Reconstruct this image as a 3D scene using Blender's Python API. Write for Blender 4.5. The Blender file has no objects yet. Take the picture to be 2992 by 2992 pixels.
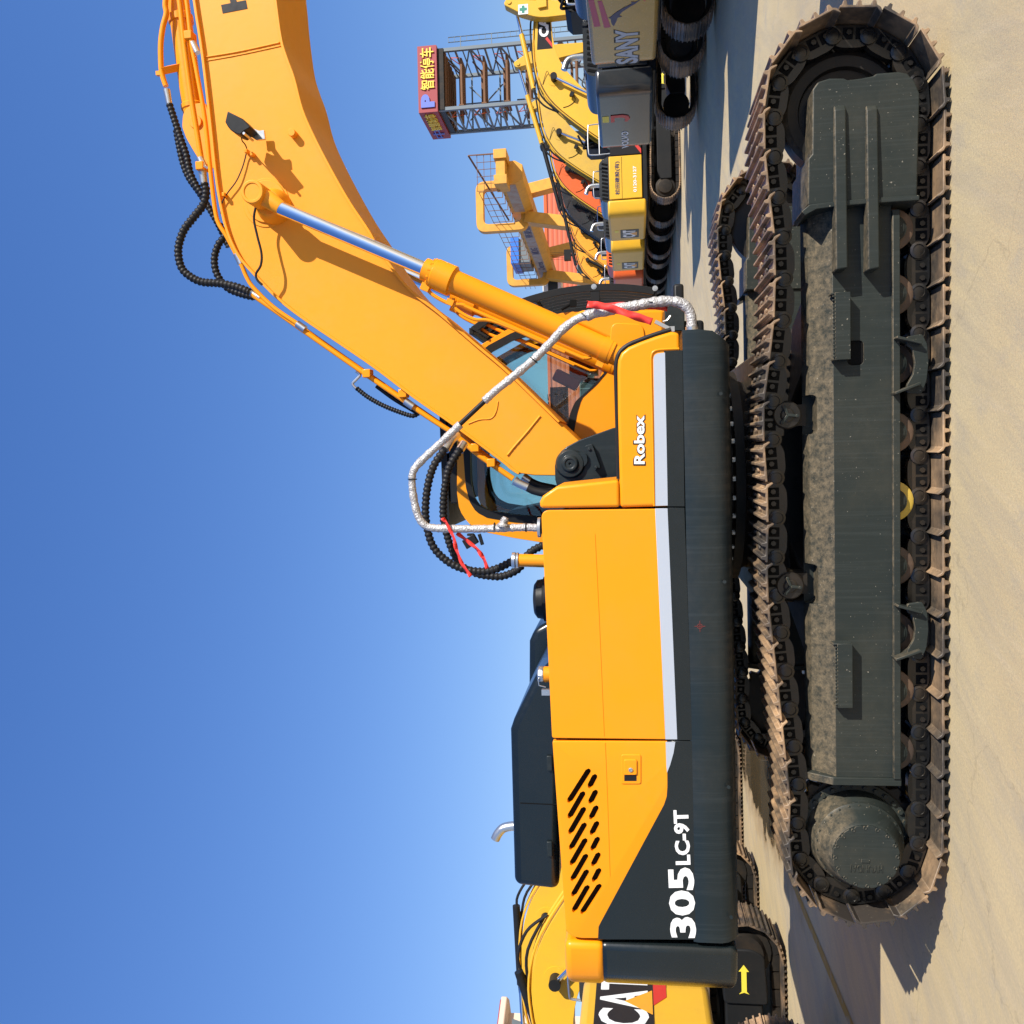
import bpy, bmesh, math, random
from math import sin, cos, pi, radians, atan2, sqrt, hypot
from mathutils import Vector, Matrix
random.seed(7)
S = bpy.context.scene
COL = S.collection
# ------------------------------------------------------------------ camera, light, exposure
CAM = Vector((0.2385, -6.6317, 1.6781)); YAW, PITCH, ROLL, FOC = radians(4.044), radians(7.726), radians(-1.312), 2620.0
_F0 = Vector((-sin(YAW), cos(YAW), 0)); _R0 = Vector((cos(YAW), sin(YAW), 0)); _Z = Vector((0, 0, 1))
_F = _F0*cos(PITCH)+_Z*sin(PITCH); _U0 = _Z*cos(PITCH)-_F0*sin(PITCH)
_R = _R0*cos(ROLL)+_U0*sin(ROLL); _U = _U0*cos(ROLL)-_R0*sin(ROLL)
cd = bpy.data.cameras.new("camera"); co = bpy.data.objects.new("camera", cd); COL.objects.link(co)
cd.sensor_width = 36; cd.lens = 36*FOC/2992.0; cd.clip_end = 3000; cd.clip_start = 0.05
# the phone was held upright on its side: world up points to the left of the picture
camx, camy = -_U, _R
camz = -_F
co.matrix_world = Matrix(((camx.x, camy.x, camz.x, CAM.x), (camx.y, camy.y, camz.y, CAM.y), (camx.z, camy.z, camz.z, CAM.z), (0, 0, 0, 1)))
S.camera = co
S.render.resolution_x = 1024; S.render.resolution_y = 1024
LDIR = Vector((1.32, -1.10, 1.0)).normalized()      # towards the sun
W = bpy.data.worlds.new("World"); S.world = W; W.use_nodes = True
nt = W.node_tree; bg = nt.nodes["Background"]; sky = nt.nodes.new("ShaderNodeTexSky")
sky.sky_type = 'NISHITA'; sky.sun_disc = False
sky.sun_elevation = math.asin(LDIR.z); sky.sun_rotation = atan2(LDIR.x, LDIR.y)
sky.air_density = 1.0; sky.dust_density = 0.25; sky.ozone_density = 1.6; sky.altitude = 0
hs = nt.nodes.new("ShaderNodeHueSaturation"); hs.inputs["Saturation"].default_value = 1.06; hs.inputs["Hue"].default_value = .512
nt.links.new(sky.outputs[0], hs.inputs["Color"]); 
_sp = nt.nodes.new("ShaderNodeSeparateColor"); _cb = nt.nodes.new("ShaderNodeCombineColor"); nt.links.new(hs.outputs[0], _sp.inputs[0])
for _i, (_a, _p) in enumerate(((.590, .891), (1.005, .716), (1.96, .565))):      # the phone's rendering of the clear sky: a deeper, flatter blue
    _m = nt.nodes.new("ShaderNodeMath"); _m.operation = 'POWER'; nt.links.new(_sp.outputs[_i], _m.inputs[0]); _m.inputs[1].default_value = _p
    _k = nt.nodes.new("ShaderNodeMath"); _k.operation = 'MULTIPLY'; nt.links.new(_m.outputs[0], _k.inputs[0]); _k.inputs[1].default_value = _a; nt.links.new(_k.outputs[0], _cb.inputs[_i])
nt.links.new(_cb.outputs[0], bg.inputs[0]); bg.inputs[1].default_value = 0.105
sd = bpy.data.lights.new("sun", 'SUN'); sd.energy = 4.6; sd.angle = radians(0.53); sd.color = (1.0, 0.945, 0.86)
so = bpy.data.objects.new("sun", sd); COL.objects.link(so); so.rotation_euler = LDIR.to_track_quat('Z', 'Y').to_euler(); so.location = (5, -10, 20)
S.view_settings.view_transform = 'Standard'; S.view_settings.look = 'None'; S.view_settings.gamma = 1.0
S.view_settings.exposure = 0.62
S.render.engine = 'CYCLES'

# ------------------------------------------------------------------ placing helpers
def P3(px, py, Y):
    """a pixel of the photograph put on the plane y = Y"""
    d = _F*FOC + _R*(1496-py) - _U*(px-1496)
    return CAM + d*((Y-CAM.y)/d.y)
def at(px, py, Y):
    p = P3(px, py, Y); return (p.x, p.z)
def atl(l, Y): return [at(a, b, Y) for a, b in l]
def p3l(l, Y): return [P3(a, b, Y) for a, b in l]
def yard(lat, dep, z=0.0): 
    p = CAM + _R0*lat + _F0*dep; return Vector((p.x, p.y, z))

# ------------------------------------------------------------------ materials
def _mat(name):
    m = bpy.data.materials.new(name); m.use_nodes = True; n = m.node_tree
    return m, n, n.nodes["Principled BSDF"], n.links
def _set(b, **k):
    for a, v in k.items():
        s = b.inputs[a.replace('_', ' ')]; s.default_value = v
def noise(n, L, scale, detail=4, rough=.55, co=None, vec=None):
    t = n.nodes.new("ShaderNodeTexNoise"); t.inputs["Scale"].default_value = scale; t.inputs["Detail"].default_value = detail; t.inputs["Roughness"].default_value = rough
    if vec is not None: L.new(vec, t.inputs["Vector"])
    return t
def ramp(n, L, src, stops):
    r = n.nodes.new("ShaderNodeValToRGB"); e = r.color_ramp.elements
    e[0].position, e[0].color = stops[0][0], stops[0][1]; e[1].position, e[1].color = stops[-1][0], stops[-1][1]
    for p, c in stops[1:-1]:
        x = e.new(p); x.color = c
    L.new(src, r.inputs[0]); return r
def g(v): return (v, v, v, 1)
def c4(c): return (c[0], c[1], c[2], 1)
def mix(n, L, fac, a, b):
    m = n.nodes.new("ShaderNodeMix"); m.data_type = 'RGBA'
    for s, v in ((0, fac), (6, a), (7, b)):
        if hasattr(v, 'links'): L.new(v, m.inputs[s])
        else: m.inputs[s].default_value = v
    return m.outputs[2]
def coordsT(n, L, ang, along, across):
    tc = n.nodes.new("ShaderNodeTexCoord"); mp = n.nodes.new("ShaderNodeMapping"); mp.vector_type = 'TEXTURE'
    mp.inputs["Scale"].default_value = (along, across, 1); mp.inputs["Rotation"].default_value = (0, 0, radians(ang)); L.new(tc.outputs["Object"], mp.inputs[0]); return mp.outputs[0]
def coords(n, L, scale=(1, 1, 1), rot=(0, 0, 0)):
    tc = n.nodes.new("ShaderNodeTexCoord"); mp = n.nodes.new("ShaderNodeMapping")
    mp.inputs["Scale"].default_value = scale; mp.inputs["Rotation"].default_value = rot
    L.new(tc.outputs["Object"], mp.inputs[0]); return mp.outputs[0]
def bump(n, L, b, src, strength=.2, dist=.01):
    u = n.nodes.new("ShaderNodeBump"); u.inputs["Strength"].default_value = strength; u.inputs["Distance"].default_value = dist
    L.new(src, u.inputs["Height"]); L.new(u.outputs[0], b.inputs["Normal"]); return u
def paint(name, col, rough=.35, dirt=(.33, .24, .14), amount=.25, dust=0.0, coat=0.0, streak=False, metal=0.0, spots=.0, orange_peel=.05, world=False, var=0.0):
    m, n, b, L = _mat(name)
    v = coords(n, L)
    if world: gp_ = n.nodes.new("ShaderNodeNewGeometry"); v = gp_.outputs["Position"]
    t1 = noise(n, L, 2.3, 5, .6, vec=v); t2 = noise(n, L, 23, 5, .65, vec=v)
    r1 = ramp(n, L, t1.outputs[0], [(.42, g(0)), (.75, g(1))]); 
    mul = n.nodes.new("ShaderNodeMath"); mul.operation = 'MULTIPLY'; L.new(r1.outputs[0], mul.inputs[0]); L.new(t2.outputs[0], mul.inputs[1])
    mu2 = n.nodes.new("ShaderNodeMath"); mu2.operation = 'MULTIPLY'; L.new(mul.outputs[0], mu2.inputs[0]); mu2.inputs[1].default_value = amount
    base = mix(n, L, mu2.outputs[0], c4(col), c4(dirt))
    if streak:       # brush-like streaks along the panel
        vs = coords(n, L, (.6, 1, 26)); ts = noise(n, L, 3, 6, .6, vec=vs)
        vx = coords(n, L, (26, 1, .5)); tx = noise(n, L, 3, 6, .7, vec=vx)
        rs = ramp(n, L, ts.outputs[0], [(.52, g(0)), (.8, g(.55))])
        rx = ramp(n, L, tx.outputs[0], [(.50, g(0)), (.85, g(.6))])
        base = mix(n, L, rx.outputs[0], base, c4([x*1.5+.02 for x in col]))
    if dust > 0:     # dust lies on whatever faces up
        ge = n.nodes.new("ShaderNodeNewGeometry"); sp = n.nodes.new("ShaderNodeSeparateXYZ"); L.new(ge.outputs["Normal"], sp.inputs[0])
        ru = ramp(n, L, sp.outputs[2], [(.12, g(0)), (.6, g(1))]); t3 = noise(n, L, 22, 10, .82, vec=v)
        rd = ramp(n, L, t3.outputs[0], [(.40, g(.05)), (.68, g(1))])
        mm = n.nodes.new("ShaderNodeMath"); mm.operation = 'MULTIPLY'; L.new(ru.outputs[0], mm.inputs[0]); L.new(rd.outputs[0], mm.inputs[1])
        m3 = n.nodes.new("ShaderNodeMath"); m3.operation = 'MULTIPLY'; L.new(mm.outputs[0], m3.inputs[0]); m3.inputs[1].default_value = dust
        base = mix(n, L, m3.outputs[0], base, (.30, .225, .135, 1))
    if var > 0:      # each plate worn a little differently
        oi = n.nodes.new("ShaderNodeObjectInfo"); rv = ramp(n, L, oi.outputs["Random"], [(0, g(0)), (1, g(var))]); base = mix(n, L, rv.outputs[0], base, (.030, .027, .025, 1))
    if spots > 0:
        t4 = noise(n, L, 70, 2, .5, vec=v); r4 = ramp(n, L, t4.outputs[0], [(.70, g(0)), (.76, g(spots))])
        base = mix(n, L, r4.outputs[0], base, (.4, .36, .28, 1))
    L.new(base, b.inputs["Base Color"])
    rr = n.nodes.new("ShaderNodeMapRange"); L.new(t2.outputs[0], rr.inputs[0]); rr.inputs[3].default_value = max(.02, rough-.08); rr.inputs[4].default_value = rough+.14
    L.new(rr.outputs[0], b.inputs["Roughness"])
    _set(b, Metallic=metal); b.inputs["Specular IOR Level"].default_value = .2 if max(col) < .03 and metal == 0 and rough > .3 else (.28 if name.startswith('orange') else .5); b.inputs["Coat Weight"].default_value = coat; b.inputs["Coat Roughness"].default_value = .08
    u1 = bump(n, L, b, t2.outputs[0], orange_peel, .004)
    if metal == 0:
        u2 = n.nodes.new("ShaderNodeBump"); u2.inputs["Strength"].default_value = .10; u2.inputs["Distance"].default_value = .02; L.new(t1.outputs[0], u2.inputs["Height"]); L.new(u2.outputs[0], u1.inputs["Normal"])
    return m
M = {}
M['orange'] = paint('orange_paint', (.83, .288, .004), .32, (.52, .27, .06), .30, 0, .06)
M['orange2'] = paint('orange_paint_boom', (.83, .310, .012), .42, (.55, .3, .09), .35, 0, .0)
M['grey'] = paint('charcoal_paint', (.012, .019, .022), .42, (.12, .10, .07), .25, 0, .15, streak=True)
M['greyc'] = paint('charcoal_glossy', (.006, .010, .0115), .24, (.05, .05, .045), .12, 0, .12)
M['frame'] = paint('undercarriage_grey', (.020, .0255, .0235), .42, (.10, .085, .055), .40, .62, 0, streak=True, spots=.5, world=True)
M['black'] = paint('black_paint', (.012, .013, .014), .42, (.05, .04, .03), .3)
M['dark'] = paint('greasy_steel', (.016, .015, .014), .38, (.11, .07, .035), .55, .25)
M['void'] = paint('painted_cavity_dark', (.004, .004, .004), .9, (.004, .004, .004), 0)  # flat black stands in for darkness inside openings; also on seams and wiper
M['link'] = paint('track_link_steel', (.0065, .0068, .007), .27, (.13, .08, .04), .45, .12, world=True)
M['roller'] = paint('rusty_roller_steel', (.060, .042, .032), .5, (.26, .15, .08), 1.2, .3, world=True)
M['shoe'] = paint('track_shoe_steel', (.040, .033, .028), .5, (.46, .29, .155), 2.9, .45, spots=.5, orange_peel=.3, world=True, var=.38)
M['stripe'] = paint('silver_stripe', (.40, .44, .50), .35, (.3, .3, .3), .1)
M['white'] = paint('white_paint', (.80, .80, .78), .4, (.4, .35, .3), .1)
M['rubber'] = paint('rubber', (.014, .014, .015), .45, (.06, .05, .04), .35)
M['steel'] = paint('zinc_steel', (.62, .62, .60), .28, (.3, .28, .25), .3, metal=.9)
M['chrome'] = paint('chrome_rod', (.83, .84, .87), .09, (.6, .6, .6), .05, metal=1.0, orange_peel=.0)
M['cat'] = paint('machine_yellow', (.72, .40, .022), .36, (.32, .2, .06), .35, .15)
M['cat2'] = paint('machine_yellow_faded', (.62, .38, .05), .4, (.3, .2, .1), .5, .2)
M['org2'] = paint('machine_red_orange', (.72, .115, .02), .38, (.35, .12, .04), .3, .15)
M['orgy'] = paint('machine_amber', (.80, .33, .02), .38, (.35, .2, .06), .3, .15)
M['yellow_shaded'] = paint('machine_yellow_shaded', (.42, .25, .03), .22, (.2, .12, .04), .6, .1, .2)  # darker copy of the faded yellow, shade of the rear put into the colour
M['volvo'] = paint('machine_slate', (.030, .034, .038), .16, (.12, .10, .08), .35, .1, .3)
M['decal'] = paint('decal_black', (.018, .017, .018), .35, (.03, .03, .03), .1)
M['mark'] = paint('faint_red_mark', (.16, .03, .025), .5, (.1, .03, .03), .1)
M['red'] = paint('decal_red', (.55, .03, .02), .4, (.3, .05, .03), .1)
M['green'] = paint('decal_green', (.02, .22, .15), .45, (.1, .2, .1), .1)
M['pink'] = paint('decal_pink', (.42, .06, .12), .45, (.2, .1, .1), .1)
M['navy'] = paint('decal_navy', (.03, .03, .09), .45, (.05, .05, .08), .1)
M['warn'] = paint('decal_warning', (.75, .62, .06), .45, (.4, .3, .1), .1)
M['crane'] = paint('crane_yellow', (.70, .33, .03), .5, (.32, .13, .04), .7)
M['craneg'] = paint('crane_side_plates', (.33, .29, .25), .55, (.28, .10, .03), 1.6)
M['rust'] = paint('rusty_beam', (.17, .075, .03), .7, (.08, .04, .02), .7)
M['galv'] = paint('galvanised', (.13, .165, .19), .5, (.2, .18, .15), .3)
M['signred'] = paint('sign_red', (.30, .030, .036), .5, (.2, .05, .04), .3)
M['signblue'] = paint('sign_blue', (.11, .16, .55), .5, (.1, .1, .3), .1)
M['signyel'] = paint('sign_yellow', (.85, .62, .06), .5, (.6, .4, .1), .1)
M['tan'] = paint('facade_tan', (.62, .46, .36), .75, (.4, .32, .26), .3)
M['amberl'] = paint('amber_lens', (.85, .18, .02), .2, (.5, .2, .1), .1)
M['ribbon'] = paint('red_ribbon', (.78, .04, .03), .45, (.6, .1, .08), .2)
M['seatred'] = paint('red_cloth', (.45, .02, .02), .8, (.2, .02, .02), .3)
M['sticker'] = paint('inspection_sticker', (.55, .6, .58), .5, (.3, .3, .3), .3)
M['roller_y'] = paint('roller_yellow', (.62, .42, .05), .45, (.25, .17, .1), .6)
M['bluetin'] = paint('blue_sheet', (.02, .16, .62), .45, (.05, .12, .3), .2)
def redwall():
    m, n, b, L = _mat('corrugated_orange_cladding'); v = coords(n, L)
    w = n.nodes.new("ShaderNodeTexWave"); w.bands_direction = 'Z'; w.inputs["Scale"].default_value = .55; w.inputs["Distortion"].default_value = 0; L.new(v, w.inputs["Vector"])
    r = ramp(n, L, w.outputs[0], [(.0, c4((.36, .065, .03))), (.12, c4((.60, .125, .055))), (1, c4((.62, .135, .06)))]); L.new(r.outputs[0], b.inputs["Base Color"]); _set(b, Roughness=.6)
    bump(n, L, b, w.outputs[0], .6, .05); return m
M['redwall'] = redwall()
def foil():
    m, n, b, L = _mat('crinkled_foil_foam'); v = coords(n, L)
    t = noise(n, L, 46, 6, .75, vec=v); vo = n.nodes.new("ShaderNodeTexVoronoi"); vo.inputs["Scale"].default_value = 85; L.new(v, vo.inputs["Vector"])
    ad = n.nodes.new("ShaderNodeMath"); ad.operation = 'ADD'; L.new(t.outputs[0], ad.inputs[0]); L.new(vo.outputs["Distance"], ad.inputs[1])
    r = ramp(n, L, t.outputs[0], [(.25, c4((.34, .33, .33))), (.7, c4((.50, .49, .48)))]); L.new(r.outputs[0], b.inputs["Base Color"])
    _set(b, Metallic=.35, Roughness=.42); bump(n, L, b, ad.outputs[0], .7, .006); return m
M['foil'] = foil()
def glass(name, tint, rough=.02, dens=.35):
    m, n, b, L = _mat(name); n.nodes.remove(b); out = n.nodes["Material Output"]
    tr = n.nodes.new("ShaderNodeBsdfTransparent"); tr.inputs[0].default_value = c4(tint)
    gl = n.nodes.new("ShaderNodeBsdfGlossy"); gl.inputs["Roughness"].default_value = rough; gl.inputs[0].default_value = (.9, .95, .95, 1)
    fr = n.nodes.new("ShaderNodeFresnel"); fr.inputs[0].default_value = 1.5
    mx = n.nodes.new("ShaderNodeMixShader"); L.new(fr.outputs[0], mx.inputs[0]); L.new(tr.outputs[0], mx.inputs[1]); L.new(gl.outputs[0], mx.inputs[2])
    L.new(mx.outputs[0], out.inputs[0]); return m
M['glass'] = glass('tinted_glass', (.84, .92, .87)); M['glassdark'] = glass('dark_glass', (.30, .36, .40)); 
def concrete():
    m, n, b, L = _mat('dusty_concrete')
    v = coords(n, L)
    big = noise(n, L, .35, 5, .6, vec=v); mid = noise(n, L, 2.2, 7, .65, vec=v)
    vd = coordsT(n, L, 62, 2.6, .42); st = noise(n, L, 1.6, 8, .72, vec=vd)
    vd2 = coordsT(n, L, 74, 2.4, .20); st2 = noise(n, L, 2.2, 8, .75, vec=vd2)
    fine = noise(n, L, 60, 6, .7, vec=v)
    base = ramp(n, L, big.outputs[0], [(.3, c4((.50, .385, .205))), (.55, c4((.59, .465, .250))), (.75, c4((.62, .505, .290)))])
    c = mix(n, L, ramp(n, L, st.outputs[0], [(.45, g(0)), (.66, g(.75))]).outputs[0], base.outputs[0], (.42, .35, .235, 1))
    c = mix(n, L, ramp(n, L, st2.outputs[0], [(.52, g(0)), (.70, g(.42))]).outputs[0], c, (.62, .50, .32, 1))
    c = mix(n, L, ramp(n, L, mid.outputs[0], [(.55, g(0)), (.72, g(.5))]).outputs[0], c, (.33, .31, .27, 1))
    # small dark scuffs and rusty specks
    sp = noise(n, L, 26, 3, .6, vec=vd); c = mix(n, L, ramp(n, L, sp.outputs[0], [(.68, g(0)), (.74, g(.55))]).outputs[0], c, (.20, .17, .13, 1))
    pb = noise(n, L, 90, 2, .5, vec=v); c = mix(n, L, ramp(n, L, pb.outputs[0], [(.74, g(0)), (.77, g(.7))]).outputs[0], c, (.12, .10, .08, 1))
    rs = noise(n, L, 11, 3, .6, vec=coordsT(n, L, 60, 1.2, .5)); c = mix(n, L, ramp(n, L, rs.outputs[0], [(.72, g(0)), (.77, g(.55))]).outputs[0], c, (.42, .17, .07, 1))
    c = mix(n, L, ramp(n, L, fine.outputs[0], [(.35, g(.36)), (.62, g(0))]).outputs[0], c, (.30, .24, .17, 1))
    # hairline cracks
    wv = n.nodes.new("ShaderNodeVectorMath"); wv.operation = 'ADD'; L.new(v, wv.inputs[0])
    wn = noise(n, L, 1.1, 5, .6, vec=v); sc = n.nodes.new("ShaderNodeVectorMath"); sc.operation = 'SCALE'; L.new(wn.outputs["Color"], sc.inputs[0]); sc.inputs["Scale"].default_value = 1.3; L.new(sc.outputs[0], wv.inputs[1])
    vo = n.nodes.new("ShaderNodeTexVoronoi"); vo.feature = 'DISTANCE_TO_EDGE'; vo.inputs["Scale"].default_value = .30; L.new(wv.outputs[0], vo.inputs["Vector"])
    c = mix(n, L, ramp(n, L, vo.outputs["Distance"], [(.0004, g(.22)), (.0012, g(0))]).outputs[0], c, (.15, .11, .07, 1))
    # wet patch behind the machine
    tc = n.nodes.new("ShaderNodeTexCoord"); mp = n.nodes.new("ShaderNodeMapping"); L.new(tc.outputs["Object"], mp.inputs[0])
    mp.vector_type = 'TEXTURE'; mp.inputs["Location"].default_value = (-4.45, 6.6, 0); mp.inputs["Rotation"].default_value = (0, 0, radians(3)); mp.inputs["Scale"].default_value = (.75, 3.3, 1)
    ln = n.nodes.new("ShaderNodeVectorMath"); ln.operation = 'LENGTH'; L.new(mp.outputs[0], ln.inputs[0])
    wn2 = noise(n, L, 1.9, 5, .6, vec=v); ma = n.nodes.new("ShaderNodeMath"); ma.operation = 'MULTIPLY_ADD'; L.new(wn2.outputs[0], ma.inputs[0]); ma.inputs[1].default_value = 1.5; L.new(ln.outputs["Value"], ma.inputs[2])
    pud = ramp(n, L, ma.outputs[0], [(0, g(1)), (1, g(0))]); pud.color_ramp.elements[0].position = .0
    mr = n.nodes.new("ShaderNodeMapRange"); L.new(ma.outputs[0], mr.inputs[0]); mr.inputs[1].default_value = 1.62; mr.inputs[2].default_value = 1.72; mr.inputs[3].default_value = 1; mr.inputs[4].default_value = 0
    mr2 = n.nodes.new("ShaderNodeMapRange"); L.new(ma.outputs[0], mr2.inputs[0]); mr2.inputs[1].default_value = 1.7; mr2.inputs[2].default_value = 2.15; mr2.inputs[3].default_value = .75; mr2.inputs[4].default_value = 0
    c = mix(n, L, mr2.outputs[0], c, (.30, .205, .10, 1)); c = mix(n, L, mr.outputs[0], c, (.10, .075, .04, 1))
    L.new(c, b.inputs["Base Color"])
    r = n.nodes.new("ShaderNodeMapRange"); L.new(mr.outputs[0], r.inputs[0]); r.inputs[3].default_value = .86; r.inputs[4].default_value = .03; L.new(r.outputs[0], b.inputs["Roughness"])
    inv = n.nodes.new("ShaderNodeMath"); inv.operation = 'SUBTRACT'; inv.inputs[0].default_value = 1; L.new(mr.outputs[0], inv.inputs[1])
    hm = n.nodes.new("ShaderNodeMath"); hm.operation = 'MULTIPLY'; L.new(inv.outputs[0], hm.inputs[0]); L.new(fine.outputs[0], hm.inputs[1])
    bump(n, L, b, hm.outputs[0], .25, .01); return m
M['concrete'] = concrete()
def worn_line():
    m, n, b, L = _mat('worn_yellow_line'); v = coords(n, L); t = noise(n, L, 7, 8, .75, vec=v)
    r = ramp(n, L, t.outputs[0], [(.36, c4((.40, .33, .22))), (.5, c4((.40, .24, .05))), (.7, c4((.46, .27, .04)))]); L.new(r.outputs[0], b.inputs["Base Color"]); _set(b, Roughness=.8); return m
M['line'] = worn_line()
def winmat():
    m, n, b, L = _mat('window_pane'); _set(b, Roughness=.08, Metallic=.0); b.inputs["Base Color"].default_value = (.03, .045, .05, 1); return m
M['pane'] = winmat()

# ------------------------------------------------------------------ mesh helpers
class G:
    def __init__(s): s.bm = bmesh.new(); s.m = 0
    def face(s, vs):
        try:
            f = s.bm.faces.new(vs); f.material_index = s.m; return f
        except ValueError: return None
    def loop(s, pts): return [s.bm.verts.new(p) for p in pts]
    def prism(s, pts, a0, a1, axis=1):
        """polygon in the other two axes, extruded along axis from a0 to a1"""
        def mk(p, a):
            return {0: (a, p[0], p[1]), 1: (p[0], a, p[1]), 2: (p[0], p[1], a)}[axis]
        A = s.loop([mk(p, a0) for p in pts]); B = s.loop([mk(p, a1) for p in pts]); n = len(pts)
        s.face(A); s.face(B[::-1])
        for i in range(n): s.face([A[i], B[i], B[(i+1) % n], A[(i+1) % n]])
        return s
    def box(s, x0, x1, y0, y1, z0, z1): return s.prism([(x0, z0), (x1, z0), (x1, z1), (x0, z1)], y0, y1)
    def obox(s, c, sz, mt=None):
        mt = mt or Matrix.Identity(3); c = Vector(c)
        v = [s.bm.verts.new(c + mt @ Vector((a*sz[0]/2, b*sz[1]/2, d*sz[2]/2))) for a in (-1, 1) for b in (-1, 1) for d in (-1, 1)]
        for f in ((0, 1, 3, 2), (4, 6, 7, 5), (0, 4, 5, 1), (2, 3, 7, 6), (0, 2, 6, 4), (1, 5, 7, 3)): s.face([v[i] for i in f])
        return s
    def bar(s, p, q, w, h, up=(0, 0, 1)):
        p, q = Vector(p), Vector(q); d = (q-p); l = d.length; x = d.normalized(); y = Vector(up).cross(x)
        if y.length < 1e-4: y = Vector((0, 1, 0)).cross(x)
        y.normalize(); z = x.cross(y)
        return s.obox((p+q)/2, (l, w, h), Matrix((x, y, z)).transposed())
    def tube(s, pts, r, seg=10, cap=True, closed=False):
        pts = [Vector(p) for p in pts]; n = len(pts); rr = r if isinstance(r, (list, tuple)) else [r]*n
        rings = []; nx = None
        for i in range(n):
            t = (pts[min(i+1, n-1)]-pts[max(i-1, 0)]).normalized()
            if nx is None:
                nx = Vector((0, 1, 0)).cross(t)
                if nx.length < .1: nx = Vector((0, 0, 1)).cross(t)
                nx.normalize()
            nx = (nx - t*nx.dot(t)).normalized(); ny = t.cross(nx)
            rings.append([s.bm.verts.new(pts[i]+(nx*cos(2*pi*k/seg)+ny*sin(2*pi*k/seg))*rr[i]) for k in range(seg)])
        for a, b in zip(rings, rings[1:]):
            for k in range(seg): s.face([a[k], a[(k+1) % seg], b[(k+1) % seg], b[k]])
        if cap: s.face(rings[0][::-1]); s.face(rings[-1])
        return s
    def lathe(s, o, ax, prof, seg=32, capped=True):
        """prof = (distance along axis, radius)"""
        o = Vector(o); ax = Vector(ax).normalized()
        pts = [o+ax*t for t, _ in prof]; nx = ax.orthogonal().normalized(); ny = ax.cross(nx)
        rings = [[s.bm.verts.new(p+(nx*cos(2*pi*k/seg)+ny*sin(2*pi*k/seg))*max(r, 1e-4)) for k in range(seg)] for p, (_, r) in zip(pts, prof)]
        for a, b in zip(rings, rings[1:]):
            for k in range(seg): s.face([a[k], a[(k+1) % seg], b[(k+1) % seg], b[k]])
        if capped: s.face(rings[0][::-1]); s.face(rings[-1])
        return s
    def cyl(s, p, q, r, seg=20):
        p, q = Vector(p), Vector(q); return s.lathe(p, q-p, [(0, r), ((q-p).length, r)], seg)
    def ring(s, outer, inner, y0, y1, n=72):
        """closed frame between two loops (x, z), from y0 to y1"""
        A = resample(outer, n); B = resample(inner, n)
        # start the inner loop nearest to the outer start
        k = min(range(n), key=lambda j: sum(hypot(A[i][0]-B[(i+j) % n][0], A[i][1]-B[(i+j) % n][1]) for i in range(0, n, 6)))
        B = B[k:]+B[:k]
        a0 = s.loop([(p[0], y0, p[1]) for p in A]); a1 = s.loop([(p[0], y1, p[1]) for p in A]); b0 = s.loop([(p[0], y0, p[1]) for p in B]); b1 = s.loop([(p[0], y1, p[1]) for p in B])
        for i in range(n):
            j = (i+1) % n
            s.face([a0[i], a0[j], b0[j], b0[i]]); s.face([a1[j], a1[i], b1[i], b1[j]]); s.face([a0[j], a0[i], a1[i], a1[j]]); s.face([b0[i], b0[j], b1[j], b1[i]])
        return s
def resample(pts, n, closed=True):
    P = [Vector((p[0], p[1])) if len(p) == 2 else Vector(p) for p in pts]
    if closed: P = P+[P[0]]
    L = [0]
    for a, b in zip(P, P[1:]): L.append(L[-1]+(b-a).length)
    T = L[-1]; out = []; j = 0
    for i in range(n):
        t = T*i/(n if closed else n-1); 
        while j < len(L)-2 and L[j+1] < t: j += 1
        f = (t-L[j])/max(L[j+1]-L[j], 1e-9); out.append(tuple(P[j].lerp(P[j+1], min(1, f))))
    return out
def smooth(pts, k=8, closed=False):
    P = [Vector(p) for p in pts]; n = len(P); out = []
    rng = range(n) if closed else range(n-1)
    for i in rng:
        a, b, c, d = (P[(i-1) % n], P[i], P[(i+1) % n], P[(i+2) % n]) if closed else (P[max(i-1, 0)], P[i], P[i+1], P[min(i+2, n-1)])
        for j in range(k):
            t = j/k; out.append(.5*((2*b)+(c-a)*t+(2*a-5*b+4*c-d)*t*t+(3*b-a-3*c+d)*t**3))
    if not closed: out.append(P[-1])
    return out
def rnd(pts, r=.05, k=5):
    """round the corners of a 2D polygon"""
    out = []; n = len(pts)
    for i in range(n):
        a, b, c = Vector(pts[i-1]), Vector(pts[i]), Vector(pts[(i+1) % n]); u = (a-b); v = (c-b)
        rr = r[i] if isinstance(r, (list, tuple)) else r; l = min(rr, u.length*.48, v.length*.48)
        if l < 1e-4: out.append(tuple(b)); continue
        p = b+u.normalized()*l; q = b+v.normalized()*l
        for j in range(k+1):
            t = j/k; out.append(tuple(p*(1-t)**2+b*2*t*(1-t)+q*t*t))
    return out
def mk(name, gg, mats, parent=None, bevel=0, seg=2, ang=32, label=None, flat=False):
    bm = gg.bm; bmesh.ops.recalc_face_normals(bm, faces=bm.faces)
    for f in bm.faces: f.smooth = not flat
    if not flat:
        la = radians(ang)
        for e in bm.edges:
            if len(e.link_faces) == 2:
                e.smooth = e.calc_face_angle(0) < la
    me = bpy.data.meshes.new(name); bm.to_mesh(me); bm.free()
    o = bpy.data.objects.new(name, me); COL.objects.link(o)
    for m in (mats if isinstance(mats, (list, tuple)) else [mats]): me.materials.append(M[m] if isinstance(m, str) else m)
    if parent: o.parent = parent
    if bevel:
        b = o.modifiers.new('bevel', 'BEVEL'); b.width = bevel; b.segments = seg; b.limit_method = 'ANGLE'; b.angle_limit = radians(32); b.harden_normals = False
    if label: o['label'] = label
    return o
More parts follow.
